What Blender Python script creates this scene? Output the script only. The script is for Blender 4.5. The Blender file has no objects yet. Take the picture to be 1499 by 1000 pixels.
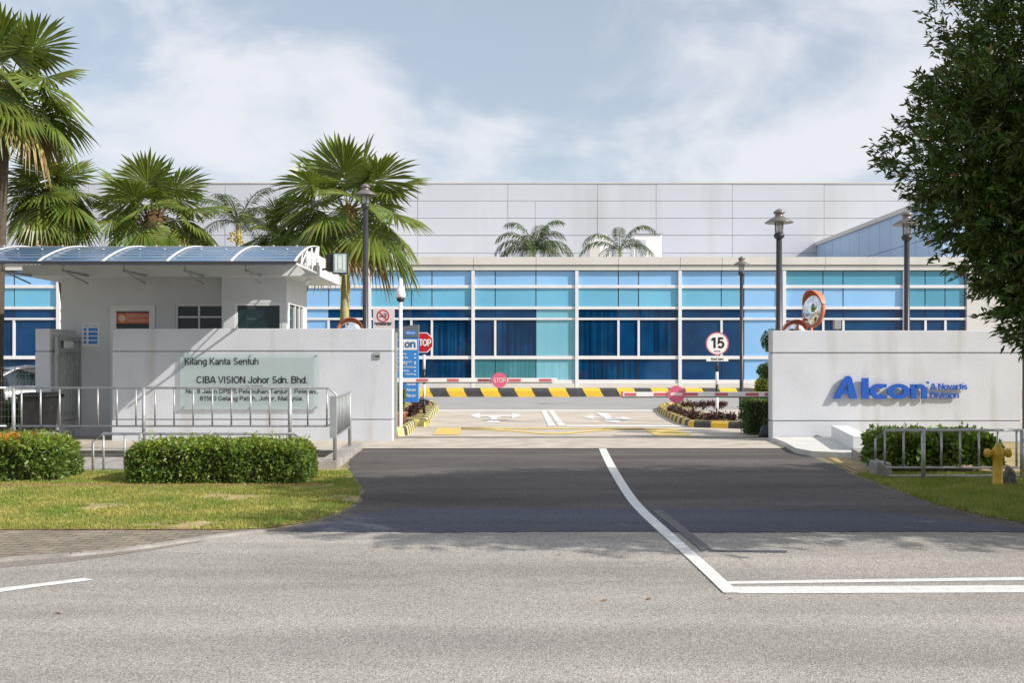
import bpy, bmesh, math, random
import numpy as np
from mathutils import Vector, Matrix
random.seed(7); RNG = np.random.default_rng(7)
C = bpy.context.scene.collection
SC = bpy.context.scene
F, HY, EYE = 1500.0, 530.0, 1.6          # focal length in photo pixels, horizon row, eye height

# ------------------------------------------------------------------ camera, sky, sun
cam = bpy.data.cameras.new('camera'); camo = bpy.data.objects.new('camera', cam); C.objects.link(camo)
camo.location = (0, 0, EYE); camo.rotation_euler = (math.radians(90), 0, 0)
cam.sensor_width = 36; cam.lens = 36 * F / 1499; cam.shift_y = (HY - 500) / 1499
cam.clip_end = 3000; SC.camera = camo
SUN = Vector((2.2, -1.0, 1.6)).normalized()
sl = bpy.data.lights.new('sun', 'SUN'); sl.energy = 5.0; sl.angle = math.radians(0.5); sl.color = (1, .94, .86)
so = bpy.data.objects.new('sun', sl); C.objects.link(so); so.location = (20, -10, 30)
so.rotation_euler = SUN.to_track_quat('Z', 'Y').to_euler()
world = bpy.data.worlds.new('World'); SC.world = world; world.use_nodes = True
wt = world.node_tree; wn = wt.nodes; wl = wt.links; wn.clear()
out = wn.new('ShaderNodeOutputWorld'); bg = wn.new('ShaderNodeBackground'); bg.inputs[1].default_value = .138
sky = wn.new('ShaderNodeTexSky'); sky.sky_type = 'NISHITA'; sky.sun_disc = False
sky.sun_elevation = math.asin(SUN.z); sky.sun_rotation = math.atan2(SUN.x, SUN.y)
sky.dust_density = 1.6; sky.air_density = 1.0
tc = wn.new('ShaderNodeTexCoord'); sep = wn.new('ShaderNodeSeparateXYZ'); wl.new(tc.outputs['Generated'], sep.inputs[0])
zz = wn.new('ShaderNodeMath'); zz.operation = 'ADD'; zz.inputs[1].default_value = .42; wl.new(sep.outputs[2], zz.inputs[0])
dx = wn.new('ShaderNodeMath'); dx.operation = 'DIVIDE'; wl.new(sep.outputs[0], dx.inputs[0]); wl.new(zz.outputs[0], dx.inputs[1])
dy = wn.new('ShaderNodeMath'); dy.operation = 'DIVIDE'; wl.new(sep.outputs[1], dy.inputs[0]); wl.new(zz.outputs[0], dy.inputs[1])
cb = wn.new('ShaderNodeCombineXYZ'); wl.new(dx.outputs[0], cb.inputs[0]); wl.new(dy.outputs[0], cb.inputs[1])
cb.inputs[2].default_value = 3.3
n1 = wn.new('ShaderNodeTexNoise'); n1.inputs['Scale'].default_value = 3.1; n1.inputs['Detail'].default_value = 9
n1.inputs['Roughness'].default_value = .52; n1.inputs['Distortion'].default_value = .35
wl.new(cb.outputs[0], n1.inputs['Vector'])
rp = wn.new('ShaderNodeValToRGB'); rp.color_ramp.elements[0].position = .42; rp.color_ramp.elements[1].position = .64
rp.color_ramp.interpolation = 'EASE'
rp.color_ramp.elements[0].color = (0.36, 0.36, 0.36, 1); rp.color_ramp.elements[1].color = (.93, .93, .93, 1)
wl.new(n1.outputs[0], rp.inputs[0])
mx = wn.new('ShaderNodeMixRGB'); mx.inputs[2].default_value = (5.9, 6.05, 6.35, 1)
wl.new(rp.outputs[0], mx.inputs[0]); wl.new(sky.outputs[0], mx.inputs[1])
wl.new(mx.outputs[0], bg.inputs[0]); wl.new(bg.outputs[0], out.inputs[0])
SC.view_settings.view_transform = 'Standard'; SC.view_settings.look = 'None'
SC.view_settings.gamma = 1; SC.view_settings.use_curve_mapping = False; SC.view_settings.exposure = 0.08

# ------------------------------------------------------------------ helpers
def P(x, y, d):            # where a photo measurement stands in the world at distance d
    return Vector(((x - 750) * d / F, d, EYE - (y - HY) * d / F))
def G(x, y, z=0.0):        # the ground point seen at a photo measurement
    d = (EYE - z) * F / (y - HY)
    return Vector(((x - 750) * d / F, d, z))
def XX(x, d): return (x - 750) * d / F
def ZZ(y, d): return EYE - (y - HY) * d / F

def mat(name, col, rough=.6, metal=0.0, var=None, vs=3.0, bump=0.0, bs=60.0, detail=4, alpha=1.0, island=0.0,
        spec=.5, trans=0.0, coat=0.0, stain=None):
    m = bpy.data.materials.new(name); m.use_nodes = True
    nt = m.node_tree; n = nt.nodes; l = nt.links; b = n['Principled BSDF']
    b.inputs['Roughness'].default_value = rough; b.inputs['Metallic'].default_value = metal
    b.inputs['Specular IOR Level'].default_value = spec; b.inputs['Alpha'].default_value = alpha
    b.inputs['Coat Weight'].default_value = coat
    col = tuple(col) + (1,) if len(col) == 3 else col
    b.inputs['Base Color'].default_value = col
    geo = n.new('ShaderNodeNewGeometry')
    cur = None
    if var:
        no = n.new('ShaderNodeTexNoise'); no.inputs['Scale'].default_value = vs; no.inputs['Detail'].default_value = detail
        l.new(geo.outputs['Position'], no.inputs['Vector'])
        r = n.new('ShaderNodeMapRange'); r.inputs[1].default_value = .3; r.inputs[2].default_value = .7
        l.new(no.outputs[0], r.inputs[0])
        mi = n.new('ShaderNodeMixRGB'); mi.inputs[1].default_value = col; mi.inputs[2].default_value = tuple(var) + (1,)
        l.new(r.outputs[0], mi.inputs[0]); cur = mi.outputs[0]
    if island:
        h = n.new('ShaderNodeHueSaturation'); h.inputs['Color'].default_value = col
        if cur: l.new(cur, h.inputs['Color'])
        r = n.new('ShaderNodeMapRange'); r.inputs[3].default_value = 1 - island; r.inputs[4].default_value = 1 + island
        l.new(geo.outputs['Random Per Island'], r.inputs[0]); l.new(r.outputs[0], h.inputs['Value'])
        r2 = n.new('ShaderNodeMapRange'); hs_ = .0 if name.startswith('glass') else .03; r2.inputs[3].default_value = .5 - hs_; r2.inputs[4].default_value = .5 + hs_
        l.new(geo.outputs['Random Per Island'], r2.inputs[0]); l.new(r2.outputs[0], h.inputs['Hue'])
        cur = h.outputs[0]
    if stain:   # long vertical weather streaks (stretched noise)
        mp = n.new('ShaderNodeMapping'); mp.inputs['Scale'].default_value = (stain[1], stain[1], stain[1] * .12)
        l.new(geo.outputs['Position'], mp.inputs[0])
        no = n.new('ShaderNodeTexNoise'); no.inputs['Scale'].default_value = 1; no.inputs['Detail'].default_value = 6
        l.new(mp.outputs[0], no.inputs['Vector'])
        r = n.new('ShaderNodeMapRange'); r.inputs[1].default_value = .52; r.inputs[2].default_value = .8
        r.inputs[4].default_value = stain[2]; l.new(no.outputs[0], r.inputs[0])
        mi = n.new('ShaderNodeMixRGB'); mi.inputs[1].default_value = col; mi.inputs[2].default_value = tuple(stain[0]) + (1,)
        if cur: l.new(cur, mi.inputs[1])
        l.new(r.outputs[0], mi.inputs[0]); cur = mi.outputs[0]
    if cur: l.new(cur, b.inputs['Base Color'])
    if bump:
        no = n.new('ShaderNodeTexNoise'); no.inputs['Scale'].default_value = bs; no.inputs['Detail'].default_value = 3
        l.new(geo.outputs['Position'], no.inputs['Vector'])
        bp = n.new('ShaderNodeBump'); bp.inputs['Strength'].default_value = bump; bp.inputs['Distance'].default_value = .01
        l.new(no.outputs[0], bp.inputs['Height']); l.new(bp.outputs[0], b.inputs['Normal'])
    if trans:
        tr = n.new('ShaderNodeBsdfTranslucent'); ms = n.new('ShaderNodeMixShader'); ms.inputs[0].default_value = trans
        tr.inputs[0].default_value = (col[0] * 1.9, col[1] * 1.7, col[2] * .9, 1)
        o = n['Material Output']; l.new(b.outputs[0], ms.inputs[1]); l.new(tr.outputs[0], ms.inputs[2]); l.new(ms.outputs[0], o.inputs[0])
    return m

def asphalt(name, base, light, dark, contrast=1.0, crack=0.0, band=None):
    m = bpy.data.materials.new(name); m.use_nodes = True
    nt = m.node_tree; n = nt.nodes; l = nt.links; b = n['Principled BSDF']; b.inputs['Roughness'].default_value = .85
    b.inputs['Specular IOR Level'].default_value = .3
    geo = n.new('ShaderNodeNewGeometry')
    vo = n.new('ShaderNodeTexVoronoi'); vo.inputs['Scale'].default_value = 120; l.new(geo.outputs['Position'], vo.inputs['Vector'])
    se = n.new('ShaderNodeSeparateColor'); l.new(vo.outputs['Color'], se.inputs[0])
    cr = n.new('ShaderNodeValToRGB'); e = cr.color_ramp.elements
    e[0].position = 0; e[0].color = tuple(dark) + (1,); e[1].position = 1; e[1].color = tuple(light) + (1,)
    k = e.new(.45); k.color = tuple(base) + (1,); l.new(se.outputs[0], cr.inputs[0])
    no = n.new('ShaderNodeTexNoise'); no.inputs['Scale'].default_value = .55; no.inputs['Detail'].default_value = 9; no.inputs['Roughness'].default_value = .62
    mp = n.new('ShaderNodeMapping'); mp.inputs['Scale'].default_value = (.45, 1.3, 1); l.new(geo.outputs['Position'], mp.inputs[0]); l.new(mp.outputs[0], no.inputs['Vector'])
    r = n.new('ShaderNodeMapRange'); r.inputs[1].default_value = .3; r.inputs[2].default_value = .7
    r.inputs[3].default_value = 1 - .22 * contrast; r.inputs[4].default_value = 1 + .16 * contrast; l.new(no.outputs[0], r.inputs[0])
    ns = n.new('ShaderNodeTexNoise'); ns.inputs['Scale'].default_value = 1; ns.inputs['Detail'].default_value = 6
    ms = n.new('ShaderNodeMapping'); ms.inputs['Scale'].default_value = (.09, 1.5, 1); ms.inputs['Rotation'].default_value = (0, 0, .03); l.new(geo.outputs['Position'], ms.inputs[0]); l.new(ms.outputs[0], ns.inputs['Vector'])
    rs_ = n.new('ShaderNodeMapRange'); rs_.inputs[1].default_value = .35; rs_.inputs[2].default_value = .65; rs_.inputs[3].default_value = .84; rs_.inputs[4].default_value = 1.10; l.new(ns.outputs[0], rs_.inputs[0])
    mm = n.new('ShaderNodeMath'); mm.operation = 'MULTIPLY'; l.new(r.outputs[0], mm.inputs[0]); l.new(rs_.outputs[0], mm.inputs[1])
    h = n.new('ShaderNodeHueSaturation'); l.new(cr.outputs[0], h.inputs['Color']); l.new(mm.outputs[0], h.inputs['Value']); cur = h.outputs[0]
    if crack:
        n2 = n.new('ShaderNodeTexNoise'); n2.inputs['Scale'].default_value = 1.1; n2.inputs['Detail'].default_value = 3
        l.new(geo.outputs['Position'], n2.inputs['Vector'])
        ad = n.new('ShaderNodeMixRGB'); ad.blend_type = 'ADD'; ad.inputs[0].default_value = .6; l.new(geo.outputs['Position'], ad.inputs[1]); l.new(n2.outputs[1], ad.inputs[2])
        v2 = n.new('ShaderNodeTexVoronoi'); v2.feature = 'DISTANCE_TO_EDGE'; v2.inputs['Scale'].default_value = .42; l.new(ad.outputs[0], v2.inputs['Vector'])
        r2 = n.new('ShaderNodeMapRange'); r2.inputs[1].default_value = 0; r2.inputs[2].default_value = .009; r2.inputs[3].default_value = crack; r2.inputs[4].default_value = 0
        l.new(v2.outputs[0], r2.inputs[0])
        mi = n.new('ShaderNodeMixRGB'); mi.inputs[2].default_value = tuple(dark) + (1,); l.new(r2.outputs[0], mi.inputs[0]); l.new(cur, mi.inputs[1]); cur = mi.outputs[0]
    l.new(cur, b.inputs['Base Color'])
    bp = n.new('ShaderNodeBump'); bp.inputs['Strength'].default_value = .5; bp.inputs['Distance'].default_value = .006
    l.new(vo.outputs['Distance'], bp.inputs['Height']); l.new(bp.outputs[0], b.inputs['Normal'])
    return m

def striped(name, c1, c2, scale, rough=.15, spec=.5, amount=1.0):    # blinds behind tinted glass, plus broad blotches that paint in reflections
    m = bpy.data.materials.new(name); m.use_nodes = True
    nt = m.node_tree; n = nt.nodes; l = nt.links; b = n['Principled BSDF']; b.inputs['Roughness'].default_value = rough
    b.inputs['Specular IOR Level'].default_value = spec
    geo = n.new('ShaderNodeNewGeometry'); mp = n.new('ShaderNodeMapping'); mp.inputs['Scale'].default_value = (1, 0, 0)
    l.new(geo.outputs['Position'], mp.inputs[0])
    w = n.new('ShaderNodeTexNoise'); w.noise_dimensions = '4D'; w.inputs['Scale'].default_value = scale * 3.2; w.inputs['Detail'].default_value = 3; w.inputs['Roughness'].default_value = .7
    l.new(mp.outputs[0], w.inputs['Vector']); l.new(geo.outputs['Random Per Island'], w.inputs['W'])
    rw = n.new('ShaderNodeMapRange'); rw.inputs[1].default_value = .38; rw.inputs[2].default_value = .66; l.new(w.outputs[0], rw.inputs[0])
    no = n.new('ShaderNodeTexNoise'); no.inputs['Scale'].default_value = .55; no.inputs['Detail'].default_value = 6; l.new(geo.outputs['Position'], no.inputs['Vector'])
    rn = n.new('ShaderNodeMapRange'); rn.inputs[1].default_value = .36; rn.inputs[2].default_value = .66; rn.inputs[3].default_value = .12; rn.inputs[4].default_value = 1.1; l.new(no.outputs[0], rn.inputs[0])
    mu = n.new('ShaderNodeMath'); mu.operation = 'MULTIPLY'; l.new(rw.outputs[0], mu.inputs[0]); l.new(rn.outputs[0], mu.inputs[1])
    m2 = n.new('ShaderNodeMath'); m2.operation = 'MULTIPLY'; m2.use_clamp = True; l.new(mu.outputs[0], m2.inputs[0]); m2.inputs[1].default_value = amount
    mi = n.new('ShaderNodeMixRGB'); mi.inputs[1].default_value = tuple(c1) + (1,); mi.inputs[2].default_value = tuple(c2) + (1,)
    l.new(m2.outputs[0], mi.inputs[0]); l.new(mi.outputs[0], b.inputs['Base Color'])
    return m

WLOC = {}
def _parent(o, parent):
    if parent is not None:
        o.parent = parent; o.matrix_parent_inverse = Matrix.Translation(-WLOC[parent.name])
        o.matrix_parent_inverse = o.matrix_parent_inverse
def tag(o, label=None, cat=None, group=None, kind=None):
    if label: o['label'] = label
    if cat: o['category'] = cat
    if group: o['group'] = group
    if kind: o['kind'] = kind
    return o
def root(name, loc, label, cat, group=None):
    o = bpy.data.objects.new(name, None); C.objects.link(o); o.empty_display_size = .2
    o.location = loc; WLOC[o.name] = Vector(loc); return tag(o, label, cat, group)
def link_mesh(name, me, mats, parent=None, smooth=False):
    for m in (mats if isinstance(mats, (list, tuple)) else [mats]): me.materials.append(m)
    o = bpy.data.objects.new(name, me); C.objects.link(o)
    if parent is None:
        n = len(me.vertices); co = np.empty(n * 3, 'f'); me.vertices.foreach_get('co', co); co = co.reshape(-1, 3)
        b = Vector(((co[:, 0].min() + co[:, 0].max()) / 2, (co[:, 1].min() + co[:, 1].max()) / 2, co[:, 2].min()))
        me.transform(Matrix.Translation(-b)); o.location = b; WLOC[o.name] = b
    else:
        WLOC[o.name] = Vector((0, 0, 0)); _parent(o, parent)
    if smooth: me.polygons.foreach_set('use_smooth', [True] * len(me.polygons))
    return o

class MB:
    def __init__(s): s.bm = bmesh.new()
    def box(s, x0, x1, y0, y1, z0, z1, mi=0, bev=0):
        r = bmesh.ops.create_cube(s.bm, size=1)
        for v in r['verts']:
            v.co = Vector(((x0 + x1) / 2 + v.co.x * (x1 - x0), (y0 + y1) / 2 + v.co.y * (y1 - y0), (z0 + z1) / 2 + v.co.z * (z1 - z0)))
        fs = {f for v in r['verts'] for f in v.link_faces}
        for f in fs: f.material_index = mi
        if bev:
            es = list({e for v in r['verts'] for e in v.link_edges})
            q = bmesh.ops.bevel(s.bm, geom=es, offset=bev, segments=2, affect='EDGES', profile=.5)
            for f in q['faces']: f.material_index = mi
        return s
    def obox(s, p0, p1, w, z0, z1, mi=0, up=None):   # upright oblique box from ground point p0 to p1, width w to the left
        d = Vector((p1[0] - p0[0], p1[1] - p0[1], 0)).normalized(); nrm = Vector((-d.y, d.x, 0)) * w
        a = [Vector((p0[0], p0[1], 0)), Vector((p1[0], p1[1], 0))]; a = [a[0], a[1], a[1] + nrm, a[0] + nrm]
        s.prism(a, z0, z1, mi); return s
    def prism(s, pts, z0, z1, mi=0):
        bot = [s.bm.verts.new((p[0], p[1], z0)) for p in pts]; top = [s.bm.verts.new((p[0], p[1], z1)) for p in pts]
        n = len(pts); fs = [s.bm.faces.new(top), s.bm.faces.new(bot[::-1])]
        for i in range(n): fs.append(s.bm.faces.new((bot[i], bot[(i + 1) % n], top[(i + 1) % n], top[i])))
        for f in fs: f.material_index = mi
        return s
    def plate(s, pts, y0, y1, mi=0):      # polygon in (x,z) extruded from y0 to y1
        a = [s.bm.verts.new((p[0], y0, p[1])) for p in pts]; b = [s.bm.verts.new((p[0], y1, p[1])) for p in pts]
        n = len(pts); fs = [s.bm.faces.new(a), s.bm.faces.new(b[::-1])]
        for i in range(n): fs.append(s.bm.faces.new((a[i], b[i], b[(i + 1) % n], a[(i + 1) % n])))
        for f in fs: f.material_index = mi
        return s
    def face(s, pts, mi=0):
        f = s.bm.faces.new([s.bm.verts.new(p) for p in pts]); f.material_index = mi; return s
    def tube(s, pts, r, seg=8, mi=0, caps=True):
        pts = [Vector(p) for p in pts]; rings = []
        rs = r if isinstance(r, (list, tuple)) else [r] * len(pts)
        for i, p in enumerate(pts):
            d = (pts[min(i + 1, len(pts) - 1)] - pts[max(i - 1, 0)]).normalized()
            ref = Vector((0, 0, 1)) if abs(d.z) < .9 else Vector((1, 0, 0))
            u = d.cross(ref).normalized(); v = d.cross(u).normalized()
            rings.append([s.bm.verts.new(p + (u * math.cos(t) + v * math.sin(t)) * rs[i]) for t in [2 * math.pi * k / seg for k in range(seg)]])
        for a, b in zip(rings, rings[1:]):
            for k in range(seg):
                f = s.bm.faces.new((a[k], a[(k + 1) % seg], b[(k + 1) % seg], b[k])); f.material_index = mi; f.smooth = seg > 5
        if caps:
            for q in (rings[0][::-1], rings[-1]): s.bm.faces.new(q).material_index = mi
        return s
    def lathe(s, cx, cy, prof, seg=20, mi=0, axis='z', cz=0):
        rings = []
        for (r, h) in prof:
            ring = []
            for k in range(seg):
                t = 2 * math.pi * k / seg
                if axis == 'z': co = (cx + r * math.cos(t), cy + r * math.sin(t), cz + h)
                elif axis == 'y': co = (cx + r * math.cos(t), cy + h, cz + r * math.sin(t))
                else: co = (cx + h, cy + r * math.cos(t), cz + r * math.sin(t))
                ring.append(s.bm.verts.new(co))
            rings.append(ring)
        for a, b in zip(rings, rings[1:]):
            for k in range(seg):
                f = s.bm.faces.new((a[k], a[(k + 1) % seg], b[(k + 1) % seg], b[k])); f.material_index = mi; f.smooth = True
        for q in (rings[0][::-1], rings[-1]): s.bm.faces.new(q).material_index = mi
        return s
    def add(s, me, M=None, mi=0):
        if M is not None: me.transform(M)
        n0 = len(s.bm.faces); s.bm.from_mesh(me); s.bm.faces.ensure_lookup_table()
        for f in s.bm.faces[n0:]: f.material_index = mi
        return s
    def build(s, name, mats, parent=None, smooth=False, fix=True):
        if fix: bmesh.ops.recalc_face_normals(s.bm, faces=s.bm.faces)
        me = bpy.data.meshes.new(name); s.bm.to_mesh(me); s.bm.free()
        return link_mesh(name, me, mats, parent, smooth)

def fast_mesh(name, V, k, mats, parent=None, smooth=False, mi=None):
    V = np.asarray(V, 'f').reshape(-1, 3); n = len(V); me = bpy.data.meshes.new(name)
    me.vertices.add(n); me.vertices.foreach_set('co', V.ravel()); me.loops.add(n); me.loops.foreach_set('vertex_index', np.arange(n, dtype='i'))
    me.polygons.add(n // k); me.polygons.foreach_set('loop_start', np.arange(0, n, k, dtype='i'))
    if mi is not None: me.polygons.foreach_set('material_index', np.asarray(mi, 'i'))
    me.update(calc_edges=True)
    return link_mesh(name, me, mats, parent, smooth)
def leaves(pts, nrm, size, asp=.38, spread=.9, jit=.35):
    """diamond leaves: points, outward directions"""
    n = len(pts); d = nrm + RNG.normal(0, spread, (n, 3)); d /= np.linalg.norm(d, axis=1)[:, None] + 1e-9
    r = RNG.normal(0, 1, (n, 3)); s = np.cross(d, r); s /= np.linalg.norm(s, axis=1)[:, None] + 1e-9
    L = size * (1 + RNG.uniform(-jit, jit, n))[:, None]; w = L * asp * .5
    a = pts; b = pts + d * L * .45 + s * w; c = pts + d * L + np.array([0, 0, -.12]) * L; e = pts + d * L * .45 - s * w
    return np.stack([a, b, c, e], 1).reshape(-1, 3)
_cap = {}

def _L(*a): return [(a[k], a[k + 1]) for k in range(0, len(a), 2)]
def _A(cx, cy, rx, ry, a0, a1):
    n = max(5, int(abs(a1 - a0) / 18)); return [(cx + rx * math.cos(math.radians(a0 + (a1 - a0) * k / n)), cy + ry * math.sin(math.radians(a0 + (a1 - a0) * k / n))) for k in range(n + 1)]
_B = lambda cx: _A(cx, .36, .20, .29, 0, 360)
def _S(cx, k): return [(x * k + cx, y * k) for x, y in _A(0, .705, .21, .225, 25, 260) + _A(0, .28, .235, .21, 78, -155)]
GLY = {   # plain grotesque strokes: (advance, strokes), capital height 1
 'A': (.74, [_L(.06, 0, .335, .99), _L(.405, .99, .68, 0), _L(.17, .28, .57, .28)]), 'B': (.70, [_L(.11, 0, .11, 1), _L(.11, .93, .36, .93) + _A(.38, .735, .19, .195, 90, -90) + _L(.11, .54), _L(.11, .535, .38, .535) + _A(.39, .30, .22, .23, 90, -90) + _L(.11, .07)]),
 'C': (.76, [_A(.38, .5, .30, .43, 42, 318)]), 'D': (.74, [_L(.11, 0, .11, 1), _L(.11, .93, .33, .93) + _A(.34, .5, .29, .43, 90, -90) + _L(.11, .07)]), 'G': (.79, [_A(.39, .5, .31, .43, 42, 330) + _L(.68, .45, .42, .45)]),
 'I': (.28, [_L(.14, 0, .14, 1)]), 'J': (.58, [_L(.46, 1, .46, .28) + _A(.265, .28, .195, .21, 0, -180)]), 'K': (.72, [_L(.11, 0, .11, 1), _L(.62, .99, .13, .42), _L(.28, .58, .66, 0)]),
 'M': (.86, [_L(.11, 0, .11, 1), _L(.14, .99, .43, .06, .72, .99), _L(.75, 0, .75, 1)]), 'N': (.76, [_L(.11, 0, .11, 1), _L(.13, .97, .63, .03), _L(.65, 0, .65, 1)]), 'O': (.80, [_A(.40, .5, .32, .43, 0, 360)]),
 'P': (.68, [_L(.11, 0, .11, 1), _L(.11, .93, .37, .93) + _A(.38, .69, .21, .24, 90, -90) + _L(.11, .45)]), 'S': (.68, [_S(.34, 1)]), 'T': (.64, [_L(.32, 0, .32, .86), _L(.03, .93, .61, .93)]), 'V': (.70, [_L(.05, 1, .35, .04, .65, 1)]),
 'a': (.58, [_A(.275, .47, .19, .185, 155, 0) + _L(.465, .0), _A(.265, .215, .19, .145, 0, 360)]), 'b': (.60, [_L(.09, 0, .09, 1), _B(.31)]), 'c': (.55, [_A(.29, .36, .21, .29, 45, 315)]), 'd': (.60, [_L(.51, 0, .51, 1), _B(.29)]), 'e': (.58, [_L(.10, .37, .49, .37) + _A(.29, .36, .21, .29, 4, 318)]),
 'g': (.60, [_B(.29), _L(.51, .72, .51, -.06) + _A(.30, -.06, .21, .15, 0, -155)]), 'h': (.58, [_L(.09, 0, .09, 1), _A(.29, .43, .20, .22, 180, 0) + _L(.49, 0)]), 'i': (.24, [_L(.12, 0, .12, .72), _L(.12, .85, .12, 1)]), 'j': (.25, [_L(.13, .72, .13, -.1) + _L(.10, -.19, .0, -.2), _L(.13, .85, .13, 1)]),
 'l': (.24, [_L(.12, 0, .12, 1)]), 'm': (.86, [_L(.09, 0, .09, .72), _A(.26, .43, .17, .22, 180, 0) + _L(.43, 0), _A(.60, .43, .17, .22, 180, 0) + _L(.77, 0)]), 'n': (.58, [_L(.09, 0, .09, .72), _A(.29, .43, .20, .22, 180, 0) + _L(.49, 0)]), 'o': (.60, [_A(.30, .36, .22, .29, 0, 360)]),
 'p': (.60, [_L(.09, -.26, .09, .72), _B(.31)]), 'r': (.38, [_L(.09, 0, .09, .72), _A(.29, .43, .20, .22, 180, 75)]), 's': (.52, [_S(.26, .72)]), 't': (.34, [_L(.17, .92, .17, .17) + _A(.26, .17, .09, .10, 180, 275), _L(.03, .65, .33, .65)]),
 'u': (.58, [_L(.09, .72, .09, .29) + _A(.29, .29, .20, .22, 180, 360), _L(.49, 0, .49, .72)]), 'v': (.54, [_L(.04, .72, .27, .04, .50, .72)]), 'y': (.54, [_L(.04, .72, .28, .04), _L(.50, .72, .23, -.18, .08, -.2)]),
 '0': (.58, [_A(.29, .5, .21, .43, 0, 360)]), '1': (.56, [_L(.10, .74, .33, .97), _L(.35, 0, .35, 1)]), '5': (.58, [_L(.48, .93, .15, .93, .11, .50) + _A(.28, .33, .21, .26, 125, -150)]), '6': (.58, [_A(.29, .31, .21, .24, 0, 360), _A(.31, .5, .23, .43, 60, 185) + _L(.08, .31)]),
 '8': (.58, [_A(.29, .72, .18, .21, 0, 360), _A(.29, .29, .215, .225, 0, 360)]), '.': (.26, [_L(.13, 0, .13, .15)]), ',': (.26, [_L(.14, .15, .14, .0, .08, -.13)]), '/': (.36, [_L(.02, -.03, .33, 1.02)]), ' ': (.30, [])}
def ribbon(mb, pts, t, y0, y1, mi):
    P_ = [Vector((p[0], p[1])) for p in pts]; q = [P_[0]]
    for p in P_[1:]:
        if (p - q[-1]).length > 1e-4: q.append(p)
    P_ = q; closed = (P_[0] - P_[-1]).length < t * .3 and len(P_) > 6
    if closed: P_ = P_[:-1]
    n = len(P_); a = []
    for i in range(n):
        if closed: d0 = P_[i] - P_[i - 1]; d1 = P_[(i + 1) % n] - P_[i]
        else: d0 = P_[i] - P_[i - 1] if i else P_[1] - P_[0]; d1 = P_[i + 1] - P_[i] if i < n - 1 else d0
        d0 = d0.normalized(); d1 = d1.normalized(); n0 = Vector((-d0.y, d0.x)); n1_ = Vector((-d1.y, d1.x)); m_ = (n0 + n1_); m_ = m_ / max(.45, m_.length_squared / 2) if m_.length > 1e-6 else n0
        a.append((P_[i] + m_ * t / 2, P_[i] - m_ * t / 2))
    V = [[mb.bm.verts.new((c.x, yy, c.y)) for yy in (y0, y1) for c in pr] for pr in a]
    for i in range(n if closed else n - 1):
        A_, B_ = V[i], V[(i + 1) % n]
        for f in ((A_[0], B_[0], B_[1], A_[1]), (A_[2], A_[3], B_[3], B_[2]), (A_[0], A_[2], B_[2], B_[0]), (A_[1], B_[1], B_[3], A_[3])):
            mb.bm.faces.new(f).material_index = mi
    if not closed:
        for A_ in (V[0], V[-1]): mb.bm.faces.new((A_[0], A_[1], A_[3], A_[2])).material_index = mi
def stroke_text(mb, txt, x0, x1, zb, cap, y, depth, t, mi):
    tot = sum(GLY[c][0] for c in txt); sx = (x1 - x0) / tot; x = x0
    for c in txt:
        w, st = GLY[c]
        for j, p in enumerate(st): ribbon(mb, [(x + a * sx, zb + b * cap) for a, b in p], t * cap, y - depth - j * .0008, y, mi)
        x += w * sx
def text_mesh(txt, ext=.0, off=.0):
    cu = bpy.data.curves.new('t', 'FONT'); cu.body = txt; cu.size = 1; cu.extrude = ext; cu.offset = off
    cu.resolution_u = 3
    o = bpy.data.objects.new('t', cu); C.objects.link(o); bpy.context.view_layer.update()
    me = bpy.data.meshes.new_from_object(o.evaluated_get(bpy.context.evaluated_depsgraph_get()))
    bpy.data.objects.remove(o); bpy.data.curves.remove(cu); return me
def text_on(mb, txt, x0, x1, zb, cap, y, depth=.004, off=.0, mi=0, plane='front'):
    """lettering facing -Y, baseline zb, cap height cap, stretched to x0..x1, standing proud of plane y by depth"""
    if all(c in GLY for c in txt): return stroke_text(mb, txt, x0, x1, zb, cap, y, depth, .105 + off * 4.0, mi)
    me = text_mesh(txt, 1.0, 0.0); co = np.empty(len(me.vertices) * 3, 'f'); me.vertices.foreach_get('co', co); co = co.reshape(-1, 3)
    if 'H' not in _cap:
        h = text_mesh('H', 0, 0); c = np.empty(len(h.vertices) * 3, 'f'); h.vertices.foreach_get('co', c); _cap['H'] = c.reshape(-1, 3)[:, 1].max(); bpy.data.meshes.remove(h)
    sx = (x1 - x0) / (co[:, 0].max() - co[:, 0].min()); sz = cap / _cap['H']
    new = np.stack([x0 + (co[:, 0] - co[:, 0].min()) * sx, y - depth * (co[:, 2] * .5 + .5), zb + co[:, 1] * sz], 1)
    bx_ = off * sz * 1.1
    for j, (du, dv) in enumerate(((0, 0), (-bx_, bx_ * .5), (bx_, -bx_ * .5), (bx_, bx_ * .5), (-bx_, -bx_ * .5)) if off else ((0, 0),)):
        m2 = me.copy(); q = new.copy(); q[:, 0] += du; q[:, 2] += dv; q[:, 1] -= j * .0007; m2.vertices.foreach_set('co', q.astype('f').ravel()); mb.add(m2, None, mi); bpy.data.meshes.remove(m2)
    bpy.data.meshes.remove(me)
def pholes(mb, x0, x1, z0, z1, y0, y1, holes, mi=0):   # wall slab with rectangular openings
    xs = sorted({x0, x1, *[h[0] for h in holes], *[h[1] for h in holes]}); 
    for a, b in zip(xs, xs[1:]):
        cuts = sorted([(h[2], h[3]) for h in holes if h[0] <= a + 1e-6 and h[1] >= b - 1e-6]); z = z0
        for (c, d) in cuts:
            if c > z + 1e-6: mb.box(a, b, y0, y1, z, c, mi)
            z = d
        if z1 > z + 1e-6: mb.box(a, b, y0, y1, z, z1, mi)
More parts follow.
